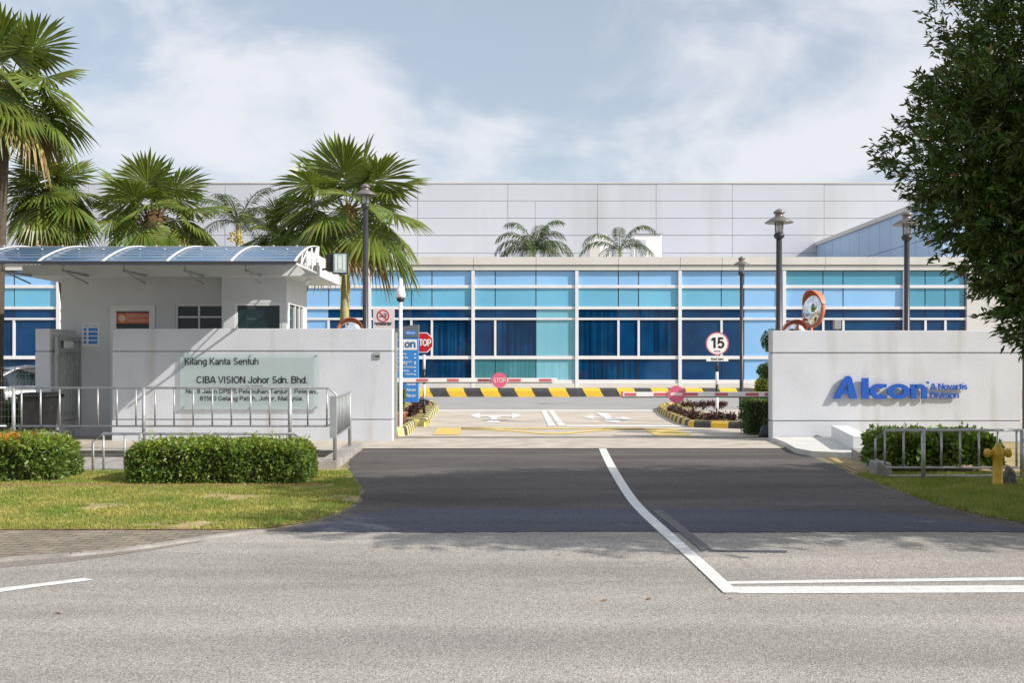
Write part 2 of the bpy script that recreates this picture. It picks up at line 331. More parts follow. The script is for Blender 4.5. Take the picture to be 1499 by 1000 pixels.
def cat_rom(pts, n=8):
    pts = [Vector(p) for p in pts]; o = []
    for i in range(len(pts) - 1):
        p0 = pts[max(i - 1, 0)]; p1 = pts[i]; p2 = pts[i + 1]; p3 = pts[min(i + 2, len(pts) - 1)]
        for k in range(n):
            t = k / n
            o.append(.5 * ((2 * p1) + (-p0 + p2) * t + (2 * p0 - 5 * p1 + 4 * p2 - p3) * t * t + (-p0 + 3 * p1 - 3 * p2 + p3) * t ** 3))
    o.append(pts[-1]); return o
def sheet(name, pts, z, m, kind='structure'):
    mb = MB(); mb.face([(p[0], p[1], z) for p in pts]); o = mb.build(name, m, fix=False)
    me = o.data
    if me.polygons[0].normal.z < 0: me.flip_normals()
    if kind: o['kind'] = kind
    return o

# ------------------------------------------------------------------ materials
M = {}
M['road'] = asphalt('old_asphalt', (.335, .312, .282), (.52, .485, .44), (.19, .175, .155), 1.3, .35)
M['drive'] = asphalt('new_asphalt', (.112, .099, .093), (.17, .153, .145), (.055, .049, .047), 1.9)
M['drive2'] = asphalt('mid_asphalt', (.078, .086, .115), (.13, .14, .175), (.042, .047, .065), 1.0)
M['yard'] = mat('yard_concrete', (.60, .53, .44), .85, var=(.44, .39, .33), vs=.9, detail=8, bump=.25, bs=40)
M['yardroad'] = mat('yard_asphalt', (.37, .36, .35), .9, var=(.30, .295, .29), vs=.7, detail=6)
M['apron'] = mat('apron_concrete', (.56, .50, .42), .85, var=(.38, .34, .28), vs=2.2, detail=9, bump=.4, bs=70)
M['conc'] = mat('rough_concrete', (.42, .40, .37), .9, var=(.24, .22, .20), vs=4, detail=8, bump=.5, bs=40)
M['drainc'] = mat('drain_shade_concrete', (.12, .115, .10), .95, var=(.05, .045, .04), vs=3, detail=8, bump=.5, bs=30)  # dark tone puts the shade under the slab edge into the concrete
M['earth'] = mat('bare_earth', (.36, .17, .07), .95, var=(.22, .15, .06), vs=1.6, detail=8, bump=.6, bs=25)
M['turf'] = mat('turf_soil', (.22, .20, .06), .95, var=(.52, .38, .22), vs=1.9, detail=9, bump=.6, bs=30)
M['farground'] = mat('ground_soil', (.16, .16, .08), .95, var=(.22, .19, .12), vs=.3)
M['white'] = mat('road_paint_white', (.80, .80, .78), .6, var=(.62, .61, .58), vs=14, detail=8, bump=.2, bs=80)
M['ypaint'] = mat('road_paint_yellow', (.80, .56, .08), .6, var=(.60, .47, .20), vs=5, detail=8)
M['kyel'] = mat('kerb_yellow', (.78, .50, .03), .55, var=(.66, .43, .05), vs=5, detail=7, bump=.2, bs=40)
M['kblk'] = mat('kerb_black', (.035, .036, .04), .6, var=(.07, .07, .07), vs=5, detail=7, bump=.2, bs=40)
M['kpale'] = mat('kerb_pale_yellow', (.74, .66, .22), .55, var=(.62, .55, .2), vs=6)
M['render'] = mat('wall_render', (.59, .61, .65), .85, var=(.53, .55, .59), vs=1.5, detail=7, bump=.5, bs=38, stain=((.36, .33, .28), 2.2, .8))
M['groove'] = mat('wall_groove', (.34, .34, .34), .9)
M['guard'] = mat('guardhouse_render', (.63, .655, .67), .85, var=(.58, .60, .615), vs=2, bump=.3, bs=50)
M['soffit'] = mat('soffit_white', (.74, .76, .76), .7, var=(.68, .70, .70), vs=3)
M['panel'] = mat('cladding_panel', (.54, .56, .62), .55, var=(.50, .52, .58), vs=.25, detail=5, stain=((.38, .38, .38), .5, .5))
M['panel2'] = mat('cladding_band', (.63, .61, .57), .5, var=(.58, .56, .53), vs=.5, stain=((.42, .40, .37), 1.0, .4))
M['wing'] = mat('wing_panel', (.40, .56, .78), .4, var=(.36, .51, .72), vs=.3)
M['joint'] = mat('dark_joint', (.10, .11, .13), .8)
M['mull'] = mat('mullion_white', (.74, .74, .75), .45, var=(.68, .68, .69), vs=2)
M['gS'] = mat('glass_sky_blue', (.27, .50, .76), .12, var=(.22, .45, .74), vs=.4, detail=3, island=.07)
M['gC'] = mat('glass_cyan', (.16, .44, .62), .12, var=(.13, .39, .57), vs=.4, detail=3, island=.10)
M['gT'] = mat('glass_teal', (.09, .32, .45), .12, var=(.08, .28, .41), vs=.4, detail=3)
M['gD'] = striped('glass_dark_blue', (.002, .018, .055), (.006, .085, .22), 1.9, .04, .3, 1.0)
M['gE'] = mat('glass_dark_reflect', (.002, .022, .075), .04, var=(.004, .06, .17), vs=.5, detail=8, island=.25, spec=.35)  # paler noise blotches paint cloud reflections into the glass colour
M['gP'] = striped('glass_pale_blind', (.16, .42, .52), (.26, .54, .62), 2.2, .15)
M['gG'] = striped('glass_teal_blind', (.03, .16, .20), (.12, .33, .38), 2.0, .1)
M['metal'] = mat('galvanised_steel', (.50, .51, .52), .45, .55, var=(.38, .38, .37), vs=12, detail=7)
M['gpost'] = mat('grey_painted_metal', (.36, .38, .38), .55, .1, var=(.30, .32, .32), vs=8)
M['wmetal'] = mat('white_painted_metal', (.78, .78, .78), .4)
M['dmetal'] = mat('dark_painted_metal', (.035, .037, .045), .4, .2, var=(.05, .05, .055), vs=6)
M['lamphat'] = mat('lamp_hat_grey', (.22, .20, .19), .35, .4)
M['lampglass'] = mat('lamp_glass', (.50, .52, .52), .1, alpha=.55)
M['cglass'] = mat('canopy_tinted_glass', (.085, .165, .29), .12, var=(.16, .22, .30), vs=1.2, detail=6, alpha=.90)
M['sglass'] = mat('sign_frosted_glass', (.52, .63, .63), .10, alpha=.44)
M['wglass'] = mat('window_glass', (.006, .02, .03), .03, spec=.35)
M['bglass'] = mat('booth_glass', (.012, .035, .045), .03, alpha=.8, spec=.4)
M['black'] = mat('black_plastic', (.010, .010, .012), .45, var=(.03, .03, .03), vs=9)
M['rubber'] = mat('rubber', (.02, .02, .02), .8)
M['lblack'] = mat('black_lettering', (.012, .012, .014), .5)
M['lblue'] = mat('blue_lettering', (.012, .10, .48), .35, var=(.012, .09, .43), vs=8)
M['sblue'] = mat('sign_blue', (.035, .22, .62), .4)
M['swhite'] = mat('sign_white', (.80, .80, .80), .4, var=(.74, .74, .74), vs=5)
M['spink'] = mat('sign_faded_white', (.66, .60, .60), .5, var=(.60, .52, .53), vs=3)
M['sgrey'] = mat('sign_grey', (.13, .15, .17), .4)
M['red'] = mat('sign_red', (.55, .012, .02), .4, var=(.48, .015, .03), vs=8)
M['fadedred'] = mat('faded_reflective_red', (.62, .10, .12), .5, var=(.5, .12, .14), vs=12)
M['pink'] = mat('faded_disc_pink', (.66, .10, .20), .5, var=(.60, .14, .22), vs=10)
M['orange'] = mat('mirror_orange', (.66, .17, .08), .5, var=(.6, .24, .14), vs=12)
M['mirror'] = mat('mirror_face', (.80, .82, .82), .03, 1.0)
M['yellow'] = mat('hydrant_yellow', (.66, .42, .02), .45, var=(.52, .32, .03), vs=10, detail=8, bump=.15, bs=40)
M['rednotice'] = mat('notice_red', (.55, .10, .05), .5, var=(.62, .22, .10), vs=9)
M['leafP'] = mat('palm_leaf', (.085, .135, .022), .36, var=(.21, .245, .045), vs=1.2, island=.35, trans=.3)  # yellow-green noise paints sunlit highlights into the leaf colour
M['leafPd'] = mat('palm_leaf_dry', (.26, .19, .07), .6, island=.3, trans=.2)
M['leafF'] = mat('feather_palm_leaf', (.05, .09, .025), .45, var=(.09, .12, .03), vs=2, island=.35, trans=.2)
M['trunk'] = mat('palm_trunk', (.46, .43, .20), .85, var=(.34, .29, .13), vs=8, bump=.5, bs=20)
M['boot'] = mat('palm_fibre', (.15, .085, .045), .9, var=(.09, .05, .025), vs=12, bump=.8, bs=30)
M['leafT'] = mat('tree_leaf', (.040, .076, .010), .42, var=(.07, .115, .016), vs=1.6, island=.5, trans=.22)
M['leafO'] = mat('tree_leaf_brown', (.22, .10, .03), .6, island=.3)
M['bark'] = mat('tree_bark', (.11, .085, .06), .9, var=(.07, .055, .04), vs=12, bump=.7, bs=30)
M['leafH'] = mat('hedge_leaf', (.10, .17, .022), .42, var=(.14, .20, .03), vs=5, island=.45, trans=.2)
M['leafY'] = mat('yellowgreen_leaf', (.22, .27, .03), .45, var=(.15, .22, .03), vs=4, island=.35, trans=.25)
M['leafOr'] = mat('orange_tip_leaf', (.62, .20, .03), .5, island=.35, trans=.2)
M['leafPu'] = mat('purple_leaf', (.085, .022, .032), .5, var=(.05, .04, .03), vs=8, island=.5, trans=.1)
M['leafD'] = mat('topiary_leaf', (.05, .10, .018), .45, var=(.07, .12, .02), vs=6, island=.45, trans=.15)
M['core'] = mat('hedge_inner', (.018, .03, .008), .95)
M['grass'] = mat('grass_blade', (.15, .23, .028), .55, var=(.44, .38, .10), vs=1.6, detail=7, island=.4, trans=.25)
M['terracotta'] = mat('terracotta', (.50, .20, .10), .8, var=(.42, .18, .10), vs=8)
M['car'] = mat('car_silver_paint', (.52, .54, .56), .25, .6, coat=.6)
M['carglass'] = mat('car_glass', (.02, .035, .05), .04, spec=.8)
M['litter'] = mat('dry_leaf', (.42, .15, .05), .7, var=(.35, .2, .06), vs=30)

def pavers():
    m = bpy.data.materials.new('brick_pavers'); m.use_nodes = True; nt = m.node_tree; n = nt.nodes; l = nt.links; b = n['Principled BSDF']
    b.inputs['Roughness'].default_value = .9; geo = n.new('ShaderNodeNewGeometry')
    mp = n.new('ShaderNodeMapping'); mp.inputs['Rotation'].default_value = (0, 0, math.radians(8)); l.new(geo.outputs['Position'], mp.inputs[0])
    br = n.new('ShaderNodeTexBrick'); l.new(mp.outputs[0], br.inputs['Vector']); br.inputs['Scale'].default_value = 1
    br.inputs['Brick Width'].default_value = .22; br.inputs['Row Height'].default_value = .11; br.inputs['Mortar Size'].default_value = .007
    br.inputs['Color1'].default_value = (.30, .25, .19, 1); br.inputs['Color2'].default_value = (.22, .19, .145, 1); br.inputs['Mortar'].default_value = (.07, .065, .05, 1)
    no = n.new('ShaderNodeTexNoise'); no.inputs['Scale'].default_value = 2.2; no.inputs['Detail'].default_value = 7; l.new(geo.outputs['Position'], no.inputs['Vector'])
    mi = n.new('ShaderNodeMixRGB'); mi.blend_type = 'MULTIPLY'; mi.inputs[0].default_value = .6; l.new(br.outputs[0], mi.inputs[1])
    cr = n.new('ShaderNodeValToRGB'); cr.color_ramp.elements[0].position = .3; cr.color_ramp.elements[0].color = (.5, .5, .5, 1); cr.color_ramp.elements[1].position = .7; cr.color_ramp.elements[1].color = (1.2, 1.2, 1.15, 1)
    l.new(no.outputs[0], cr.inputs[0]); l.new(cr.outputs[0], mi.inputs[2]); l.new(mi.outputs[0], b.inputs['Base Color'])
    bp = n.new('ShaderNodeBump'); bp.inputs['Strength'].default_value = .5; bp.inputs['Distance'].default_value = .01; bp.invert = True; l.new(br.outputs['Fac'], bp.inputs['Height']); l.new(bp.outputs[0], b.inputs['Normal'])
    return m
M['paver'] = pavers()

# ------------------------------------------------------------------ ground, road, yard
TX0, TX1, TY0, TY1 = -14.0, -2.95, 17.25, 18.05          # open drain on the left
mb = MB(); B = 1500
for (a, b, c, d) in ((-B, B, -B, TY0), (-B, B, TY1, B), (-B, TX0, TY0, TY1), (TX1, B, TY0, TY1)):
    mb.face([(a, c, 0), (b, c, 0), (b, d, 0), (a, d, 0)])
mb.build('ground', M['farground'])['kind'] = 'structure'
mb = MB(); mb.box(TX0, TX1, TY0, TY1, -.62, -.5)
mb.box(TX0, TX1, TY0 - .12, TY0, -.55, .05); mb.box(TX0, TX1, TY1, TY1 + .12, -.55, .02)
mb.box(TX1, TX1 + .1, TY0, TY1, -.55, -.003); mb.box(TX0 - .1, TX0, TY0, TY1, -.55, -.003)
mb.build('drain', M['drainc'])['kind'] = 'structure'
EDGE = 9.6
roadL = cat_rom([G(-420, 868), G(0, 824), G(120, 815), G(215, 804), G(300, 791), G(390, 779.5)], 6)
sheet('road', [Vector((-60, -40, 0)), Vector((60, -40, 0)), Vector((60, EDGE, 0)), Vector((-2.1, EDGE, 0))] + roadL[::-1] + [Vector((-60, 5.2, 0))], .006, M['road'])
sheet('pavement', [Vector((-60, 5.0, 0))] + [p - Vector((0, .03, 0)) for p in roadL] + [G(395, 776), G(250, 777), G(0, 777), Vector((-60, 9.8, 0))], .003, M['paver'])
def jitter(ps, a):
    return [Vector((p.x + random.uniform(-a, a), p.y + random.uniform(-a, a), 0)) for p in ps]
dl = jitter(cat_rom([G(388, 778.5), G(450, 768), G(500, 752), G(528, 735), G(531, 715), G(518, 695), G(512, 678), G(516, 655)], 8), .03)
dr = jitter(cat_rom([G(1142, 655), G(1200, 673), G(1248, 695), G(1290, 712), G(1370, 741), G(1440, 758), G(1560, 779)], 8), .03)
sheet('driveway', [Vector((-2.15, EDGE, 0))] + dl + dr + [Vector((5.2, EDGE, 0))], .008, M['drive'])
d745 = G(0, 747).y
wob = [Vector((x, EDGE - .02 + .03 * math.sin(x * 2.1) + random.uniform(-.025, .03), 0)) for x in np.linspace(-2.1, 5.1, 150)]
sheet('driveway_joint', wob + [Vector((x, d745 + random.uniform(-.02, .02), 0)) for x in np.linspace(3.75, -1.35, 50)], .011, M['drive2'])
sheet('apron', [G(500, 658), G(1145, 658), G(1175, 651), G(1175, 640), G(500, 640)], .018, M['apron'])
sheet('yard', [Vector((-16, G(0, 640).y - .05, 0)), Vector((16, G(0, 640).y - .05, 0)), Vector((30, 50, 0)), Vector((-30, 50, 0))], .012, M['yard'])
sheet('yard_road', [Vector((-30, 34.2, 0)), Vector((30, 34.2, 0)), Vector((30, 47, 0)), Vector((-30, 47, 0))], .016, M['yardroad'])
sheet('footpath', [Vector((-14, 18.16, 0)), Vector((-3.1, 18.16, 0)), Vector((-3.1, 21.8, 0)), Vector((-14, 21.8, 0))], .03, M['apron'])
sheet('drain_edge', [Vector((-14, 15.06, 0)), Vector((-2.97, 15.06, 0)), Vector((-2.97, 17.12, 0)), Vector((-14, 17.12, 0))], .008, M['conc'])
mb = MB(); mb.box(XX(575, 21.4), XX(1135, 21.4), 21.36, 21.46, .014, .03); tag(mb.build('gate_track', M['dmetal']), 'thin dark steel gate track set across the driveway entrance', 'gate track')
# verge soil
verge = [G(-700, 776.5)] + [G(x, 776.5) for x in (0, 120, 250, 340)] + [G(395, 774), G(450, 765), G(498, 750), G(525, 734), G(528, 715), G(515, 695), G(506, 684), Vector((-2.95, 15.05, 0)), Vector((-16, 15.05, 0))]
sheet('verge_soil', verge, .006, M['turf'])
verge2 = [G(1205, 668), G(1252, 694), G(1295, 711), G(1372, 740), G(1445, 757), G(1565, 778), Vector((16, 9.7, 0)), Vector((16, 20.3, 0)), Vector((5.8, 20.3, 0))]
sheet('verge_soil', verge2, .006, M['turf'])
# low concrete edges beside the road
mb = MB(); pr = roadL
for a, b in zip(pr[3:], pr[4:]): mb.obox(a, b, .09, 0, .022)
tag(mb.build('paving_edge', M['conc']), kind='structure')

def strip(name, ctr, w, z, m, a=.05):
    up = [Vector((p.x, p.y + w * random.uniform(.25, .6), 0)) for p in ctr]; dn = [Vector((p.x, p.y - w * random.uniform(.3, .6), 0)) for p in ctr]
    sheet(name, dn + up[::-1], z, m)
sheet('road_lane', [Vector((-60, -40, 0)), Vector((60, -40, 0))] + [Vector((x, 7.02 - .012 * x + random.uniform(-.012, .012), 0)) for x in np.linspace(9, -9, 160)] + [Vector((-60, 7.1, 0))], .0085,
      asphalt('lane_asphalt', (.345, .322, .295), (.52, .49, .45), (.22, .20, .18), 1.0, .25))
strip('earth_strip', [Vector((x, 13.28, 0)) for x in np.linspace(-7.4, -2.4, 60)], .30, .010, M['earth'])
strip('earth_strip', [G(x, y) for x, y in zip(np.linspace(-40, 340, 60), np.full(60, 775.6))], .10, .0085, M['earth'])
strip('earth_strip', [p + Vector((-.05, .0, 0)) for p in cat_rom([G(400, 773), G(450, 764), G(498, 749), G(524, 733)], 10)], .14, .0105, M['earth'])
strip('earth_strip', [p + Vector((.12, .1, 0)) for p in cat_rom([G(1205, 672), G(1252, 695), G(1295, 713), G(1372, 742), G(1445, 758)], 10)], .42, .0105, M['earth'])
gut = cat_rom([G(-200, 846), G(0, 825), G(120, 816), G(215, 805), G(300, 792.5)], 8)
sheet('gutter_stain', gut + [Vector((p.x + .02, p.y - .34 * (1 - i / len(gut)) - .02 + random.uniform(-.01, .01), 0)) for i, p in list(enumerate(gut))[::-1]], .0085, asphalt('gutter_asphalt', (.26, .225, .20), (.36, .32, .28), (.15, .13, .115), 1.2))
def mark(name, polys, m, z, label=None):
    mb = MB()
    for p in polys:
        pts = [G(x, y) for (x, y) in p]; mb.face([(q.x, q.y, z) for q in pts])
    o = mb.build(name, m, fix=False)
    for f in o.data.polygons:
        if f.normal.z < 0: f.flip()
    o['kind'] = 'structure'; return o
Lc = cat_rom([Vector((877, 656.5, 0)), Vector((889, 683, 0)), Vector((912, 723, 0)), Vector((933, 750, 0)), Vector((975, 790, 0)), Vector((1013, 825, 0)), Vector((1046, 857, 0)), Vector((1060, 871, 0))], 6)
wd = np.linspace(10, 24, len(Lc)); pl = []
for i in range(len(Lc) - 1): pl.append([(Lc[i].x - .5, Lc[i].y), (Lc[i].x + wd[i], Lc[i].y), (Lc[i + 1].x + wd[i + 1], Lc[i + 1].y), (Lc[i + 1].x - .5, Lc[i + 1].y)])
mark('lane_line', pl, M['white'], .014)
mark('lane_line', [[(1050, 861.5), (1499, 859.3), (1900, 857.5), (1900, 868), (1499, 870), (1064, 871.5)]], M['white'], .010)
mark('lane_line', [[(1062, 853.5), (1499, 847), (1800, 843), (1800, 847.5), (1499, 852), (1068, 857.5)]], M['white'], .010)
mark('lane_line', [[(-300, 893), (0, 863.5), (125, 848.5), (137, 851.5), (60, 861), (0, 869.5), (-300, 903)]], M['white'], .010)
mark('blacked_out_line', [[(955, 749), (971, 749), (1042, 806), (1028, 809)]], mat('blacked_out_paint', (.10, .10, .105), .8, var=(.15, .15, .15), vs=9, detail=8), .0145)
mark('blacked_out_line', [[(1036, 809.5), (1042, 807), (1152, 808), (1152, 811)]], M['drive2'], .010)
mark('yard_line', [[(636, 601), (956, 601), (958, 603), (634, 603)], [(793, 603), (800, 603), (814, 625), (803, 625)], [(804, 603), (811, 603), (829, 625), (818, 625)],
                   [(829, 623.6), (1008, 623.6), (1011, 626), (829, 626)]], M['white'], .02)
mark('yard_arrow', [[(687, 609.8), (703, 605.5), (703, 614)], [(766, 609.8), (750, 605.5), (750, 614)], [(703, 608.8), (750, 608.8), (750, 611), (734, 611.2), (728, 613), (728, 615), (735, 620.5), (711, 620.5), (719, 615), (719, 613), (714, 611.2), (703, 611)]], M['white'], .022)
mark('yard_arrow', [[(853, 612), (868, 608.5), (868, 611), (888, 612), (868, 613.5), (868, 614.5)], [(926, 614), (911, 610.5), (911, 612.5), (890, 612), (909, 614.5), (911, 617)],
                    [(872, 605.5), (888, 605.5), (893, 609), (902, 614), (911, 615), (904, 620.5), (879, 617), (888, 616), (880, 610)]], M['white'], .022)
yl = [(x, 629 + 7.0 * math.exp(-((x - 812) / 62.0) ** 2)) for x in range(676, 945, 12)]
mark('yellow_marking', [[(640, 627.5), (678, 627.5), (672, 638), (634, 638)], [(940, 628.5), (988, 628.5), (1015, 640), (962, 640)]] +
     [[(a[0], a[1] - 1.0), (b[0], b[1] - 1.0), (b[0], b[1] + 1.2), (a[0], a[1] + 1.2)] for a, b in zip(yl, yl[1:])] + [[(676, 627.6), (944, 627.6), (944, 629.3), (676, 629.3)]], M['ypaint'], .02)

# ------------------------------------------------------------------ striped kerbs
def kerb(name, pts, w, h, step, label, cols=('kyel', 'kblk'), slant=0.0, closed=False, cham=.05):
    pts = [Vector((p[0], p[1], 0)) for p in pts]; L = [0]
    for a, b in zip(pts, pts[1:]): L.append(L[-1] + (b - a).length)
    def at(s):
        s = min(max(s, 0), L[-1])
        for i in range(len(pts) - 1):
            if s <= L[i + 1] + 1e-9: return pts[i].lerp(pts[i + 1], (s - L[i]) / (L[i + 1] - L[i] + 1e-9)), (pts[i + 1] - pts[i]).normalized()
        return pts[-1], (pts[-1] - pts[-2]).normalized()
    mb = MB(); n = max(1, int(round(L[-1] / step))); sub = 3
    for i in range(n):
        for k in range(sub):
            s0 = L[-1] * (i + k / sub) / n; s1 = L[-1] * (i + (k + 1) / sub) / n; R = []
            for s in (s0, s1):
                def q(off, z, sh): 
                    p, t = at(s + sh); nn = Vector((-t.y, t.x, 0)); v = p + nn * off; return mb.bm.verts.new((v.x, v.y, z))
                R.append([q(0, 0.005, 0), q(0.02, h - cham, slant * .8), q(cham, h, slant), q(w, h, slant * 1.3), q(w, 0.005, slant)])
            for a in range(5):
                f = mb.bm.faces.new((R[0][a], R[0][(a + 1) % 5], R[1][(a + 1) % 5], R[1][a])); f.material_index = i % 2
            if (i == 0 and k == 0): mb.bm.faces.new(R[0]).material_index = 0
            if (i == n - 1 and k == sub - 1): mb.bm.faces.new(R[1]).material_index = i % 2
    o = mb.build(name, [M[cols[0]], M[cols[1]]]); return tag(o, label, 'kerb')
kd = 46.5
kerb('striped_kerb', [(XX(1185, kd), kd), (XX(560, kd), kd)][::-1], .9, .40, .78, 'long yellow and black striped kerb running in front of the office facade', slant=-.2, cham=.12)
mb = MB(); mb.box(-34, 28, kd + .92, 49.9, .018, .30); tag(mb.build('planter_strip', M['apron']), kind='structure')
ri = cat_rom([G(1010, 596), G(975, 597), G(963, 601), G(972, 609), G(990, 619), G(1010, 626.5)], 5)
ri2 = ri + [G(1092, 629)]
kerb('striped_kerb', ri2, .16, .17, .42, 'yellow and black curved kerb round the right flower bed')
bedR = [p for p in ri2] + [Vector((G(1092, 629).x, 33.0, 0)), Vector((ri[0].x, 35.9, 0))]
mb = MB(); mb.prism([Vector((p.x, p.y, 0)) + Vector((.12, .12, 0)) for p in bedR], 0.0, .13); tag(mb.build('bed_soil', mat('dry_turf', (.34, .26, .08), .95, var=(.22, .20, .06), vs=2, detail=8)), kind='structure')
li = [G(597, 624), G(626, 624), G(634, 612), G(644, 599), G(640, 594.5)]
kerb('striped_kerb', cat_rom([Vector((-5.5, G(0, 624).y + .1, 0)), G(597, 625), G(625, 624.5), G(634, 612), G(643, 600), G(637, 594)], 4), .16, .18, .52, 'pale yellow and black kerb round the left flower bed below the totem sign', cols=('kpale', 'kblk'))
kerb('striped_kerb', [G(584, 640), G(584, 640) + Vector((.0, .01, 0)), Vector((XX(597, 22.2), 22.2, 0)), Vector((XX(597, 22.2) - .05, 24.6, 0))][::2] + [Vector((XX(597, 22.2) - .05, 24.6, 0))], .14, .2, .28, 'short pale striped kerb end just behind the left gate wall', cols=('kpale', 'kblk'))
mb = MB(); mb.prism([Vector((-5.5, 25.7, 0)), Vector((-2.25, 25.8, 0)), Vector((-2.4, 30, 0)), Vector((-2.75, 36.5, 0)), Vector((-5.5, 36.5, 0))], 0, .14); tag(mb.build('bed_soil', bpy.data.materials['dry_turf']), kind='structure')

# ------------------------------------------------------------------ office building with curtain wall
D0 = 50.0
X_ = lambda x: XX(x, D0); Z_ = lambda y: ZZ(y, D0)
ob = root('office_building', (0, D0, 0), 'long low office building with white framed blue glass curtain wall behind the barriers', 'building')
ROWS = [(397, 417.5), (422, 449), (453, 465.5), (468.5, 521), (526, 556)]
BAYS = []
reg = [540 - 151.4 * k for k in range(6, 0, -1)]
for i, x in enumerate(reg):
    nx = x + 151.4
    BAYS.append((x, nx, [x + 5, x + (28 if i % 2 else 58), x + (58 if i % 2 else 88), nx]))
BAYS[3] = (BAYS[3][0], BAYS[3][1], [BAYS[3][0] + 5, BAYS[3][0] + 30, BAYS[3][0] + 122, BAYS[3][1]])
BAYS[5] = (388.6, 540, [393, 482, 511, 540])
BAYS += [(540, 691.2, [545, 603, 633, 691.2]), (691.2, 842.5, [696, 725.5, 785, 842.5]), (842.5, 993, [847.5, 905.5, 935, 993]),
         (993, 1145, [998, 1056, 1089, 1145]), (1145, 1321, [1149.5, 1204.6, 1234, 1321]), (1321, 1413, [1326, 1354, 1383, 1411])]
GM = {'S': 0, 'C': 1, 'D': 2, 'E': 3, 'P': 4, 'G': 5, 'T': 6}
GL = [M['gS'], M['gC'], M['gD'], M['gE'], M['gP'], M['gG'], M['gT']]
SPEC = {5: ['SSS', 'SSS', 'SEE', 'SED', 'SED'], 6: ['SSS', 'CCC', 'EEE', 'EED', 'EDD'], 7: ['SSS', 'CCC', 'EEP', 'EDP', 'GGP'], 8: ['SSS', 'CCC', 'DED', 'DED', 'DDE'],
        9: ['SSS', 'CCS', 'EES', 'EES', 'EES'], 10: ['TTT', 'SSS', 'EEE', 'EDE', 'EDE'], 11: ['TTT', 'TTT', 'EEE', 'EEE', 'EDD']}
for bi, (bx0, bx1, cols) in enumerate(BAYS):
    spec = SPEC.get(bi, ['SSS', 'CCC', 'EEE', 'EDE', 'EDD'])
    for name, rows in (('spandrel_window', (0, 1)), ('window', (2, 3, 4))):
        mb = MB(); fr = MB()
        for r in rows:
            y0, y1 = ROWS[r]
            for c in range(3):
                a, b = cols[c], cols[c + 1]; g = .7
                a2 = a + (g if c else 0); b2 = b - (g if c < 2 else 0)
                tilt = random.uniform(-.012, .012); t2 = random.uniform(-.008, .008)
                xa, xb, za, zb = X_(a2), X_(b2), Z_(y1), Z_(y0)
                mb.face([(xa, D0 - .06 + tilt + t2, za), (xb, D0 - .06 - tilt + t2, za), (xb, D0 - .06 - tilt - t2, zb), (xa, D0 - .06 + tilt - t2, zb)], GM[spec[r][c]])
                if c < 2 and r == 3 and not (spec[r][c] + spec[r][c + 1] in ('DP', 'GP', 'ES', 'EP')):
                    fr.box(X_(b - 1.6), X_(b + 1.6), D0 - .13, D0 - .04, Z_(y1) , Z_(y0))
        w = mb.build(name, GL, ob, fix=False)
        for k in ((417.5, 422), (449, 453)) if rows[0] == 0 else ((465.5, 468.5), (521, 526), (556, 561)):
            fr.box(X_(bx0 + 4.5), X_(bx1), D0 - .15, D0 - .04, Z_(k[1]), Z_(k[0]))
        fr.build('frame', M['mull'], w)
    mb = MB(); mb.box(X_(bx0 - .3), X_(bx0 + 4.5), D0 - .22, D0 - .02, .3, Z_(396.5)); mb.build('column', M['mull'], ob)
mb = MB(); mb.box(X_(BAYS[0][0]), X_(1413), D0 - .02, D0 + .1, .3, Z_(396)); mb.build('backing_wall', M['joint'], ob)
mb = MB(); mb.box(X_(BAYS[0][0]), X_(1413), D0 - .2, D0 + .1, 0, Z_(561)); mb.build('base_wall', M['panel2'], ob)
mb = MB(); js = [-366 + k * 103 for k in range(0, 6)] + [303, 420, 520, 604, 694, 785, 905, 995, 1056, 1206, 1324, 1412, 1520]
for a, b in zip(js, js[1:]):
    mb.box(X_(a + .25), X_(b - .25), D0 - .32, D0 + .2, Z_(388.3), Z_(377)); mb.box(X_(a + .25), X_(b - .25), D0 - .24, D0 + .2, Z_(396), Z_(389.2))
mb.build('parapet', M['panel2'], ob)
mb = MB(); mb.box(X_(-366), X_(1518), D0 + .05, D0 + 10, Z_(394), Z_(384)); mb.build('roof', M['panel2'], ob)
mb = MB(); mb.box(X_(1413), X_(1700), D0 - .2, D0 + 10, 0, Z_(463)); mb.box(X_(1413.3), X_(1700), D0 - .2, D0 + 10, Z_(462.3), Z_(428)); mb.box(X_(1413), X_(1700), D0 - .2, D0 + 10, Z_(427.3), Z_(396)); mb.build('end_wall', M['panel2'], ob)
mb = MB(); mb.box(X_(-366), X_(1600), D0 + 9.8, D0 + 10, 0, Z_(395)); mb.build('rear_wall', M['panel'], ob)

# factory hall behind
D1 = 75.0
fb = root('factory_hall', (0, D1, 0), 'large pale grey panel clad factory hall rising behind the low office block', 'building')
mb = MB(); vj = [-400, -250, -90, 60, 130, 212, 330, 410, 500, 612, 744, 875, 961, 1072.5, 1207, 1330, 1480, 1640]
rows = [(268, 293.6), (294.2, 319), (319.6, 344), (344.6, 370), (370.6, 400)]
for ri_, (y0, y1) in enumerate(rows):
    js = list(vj) + ([784] if ri_ > 0 else []); js.sort()
    for a, b in zip(js, js[1:]): 
        e = random.uniform(-.02, .02); mb.box(XX(a + .22, D1), XX(b - .22, D1), D1 + e, D1 + .3, ZZ(y1, D1), ZZ(y0, D1))
mb.build('wall', M['panel'], fb)
mb = MB(); mb.box(XX(-400, D1), XX(1640, D1), D1 + .12, D1 + 30, 0, ZZ(268.8, D1)); mb.build('backing_wall', M['joint'], fb)
mb = MB(); mb.box(XX(-400, D1), XX(1640, D1), D1 - .06, D1 + 30.1, ZZ(268.4, D1), ZZ(267, D1)); mb.build('roof_edge', M['panel2'], fb)
mb = MB(); mb.box(-16, 21.9, 65.5, D1 - .05, 0, 8.2); mb.build('low_roof_block', M['panel2'], fb)
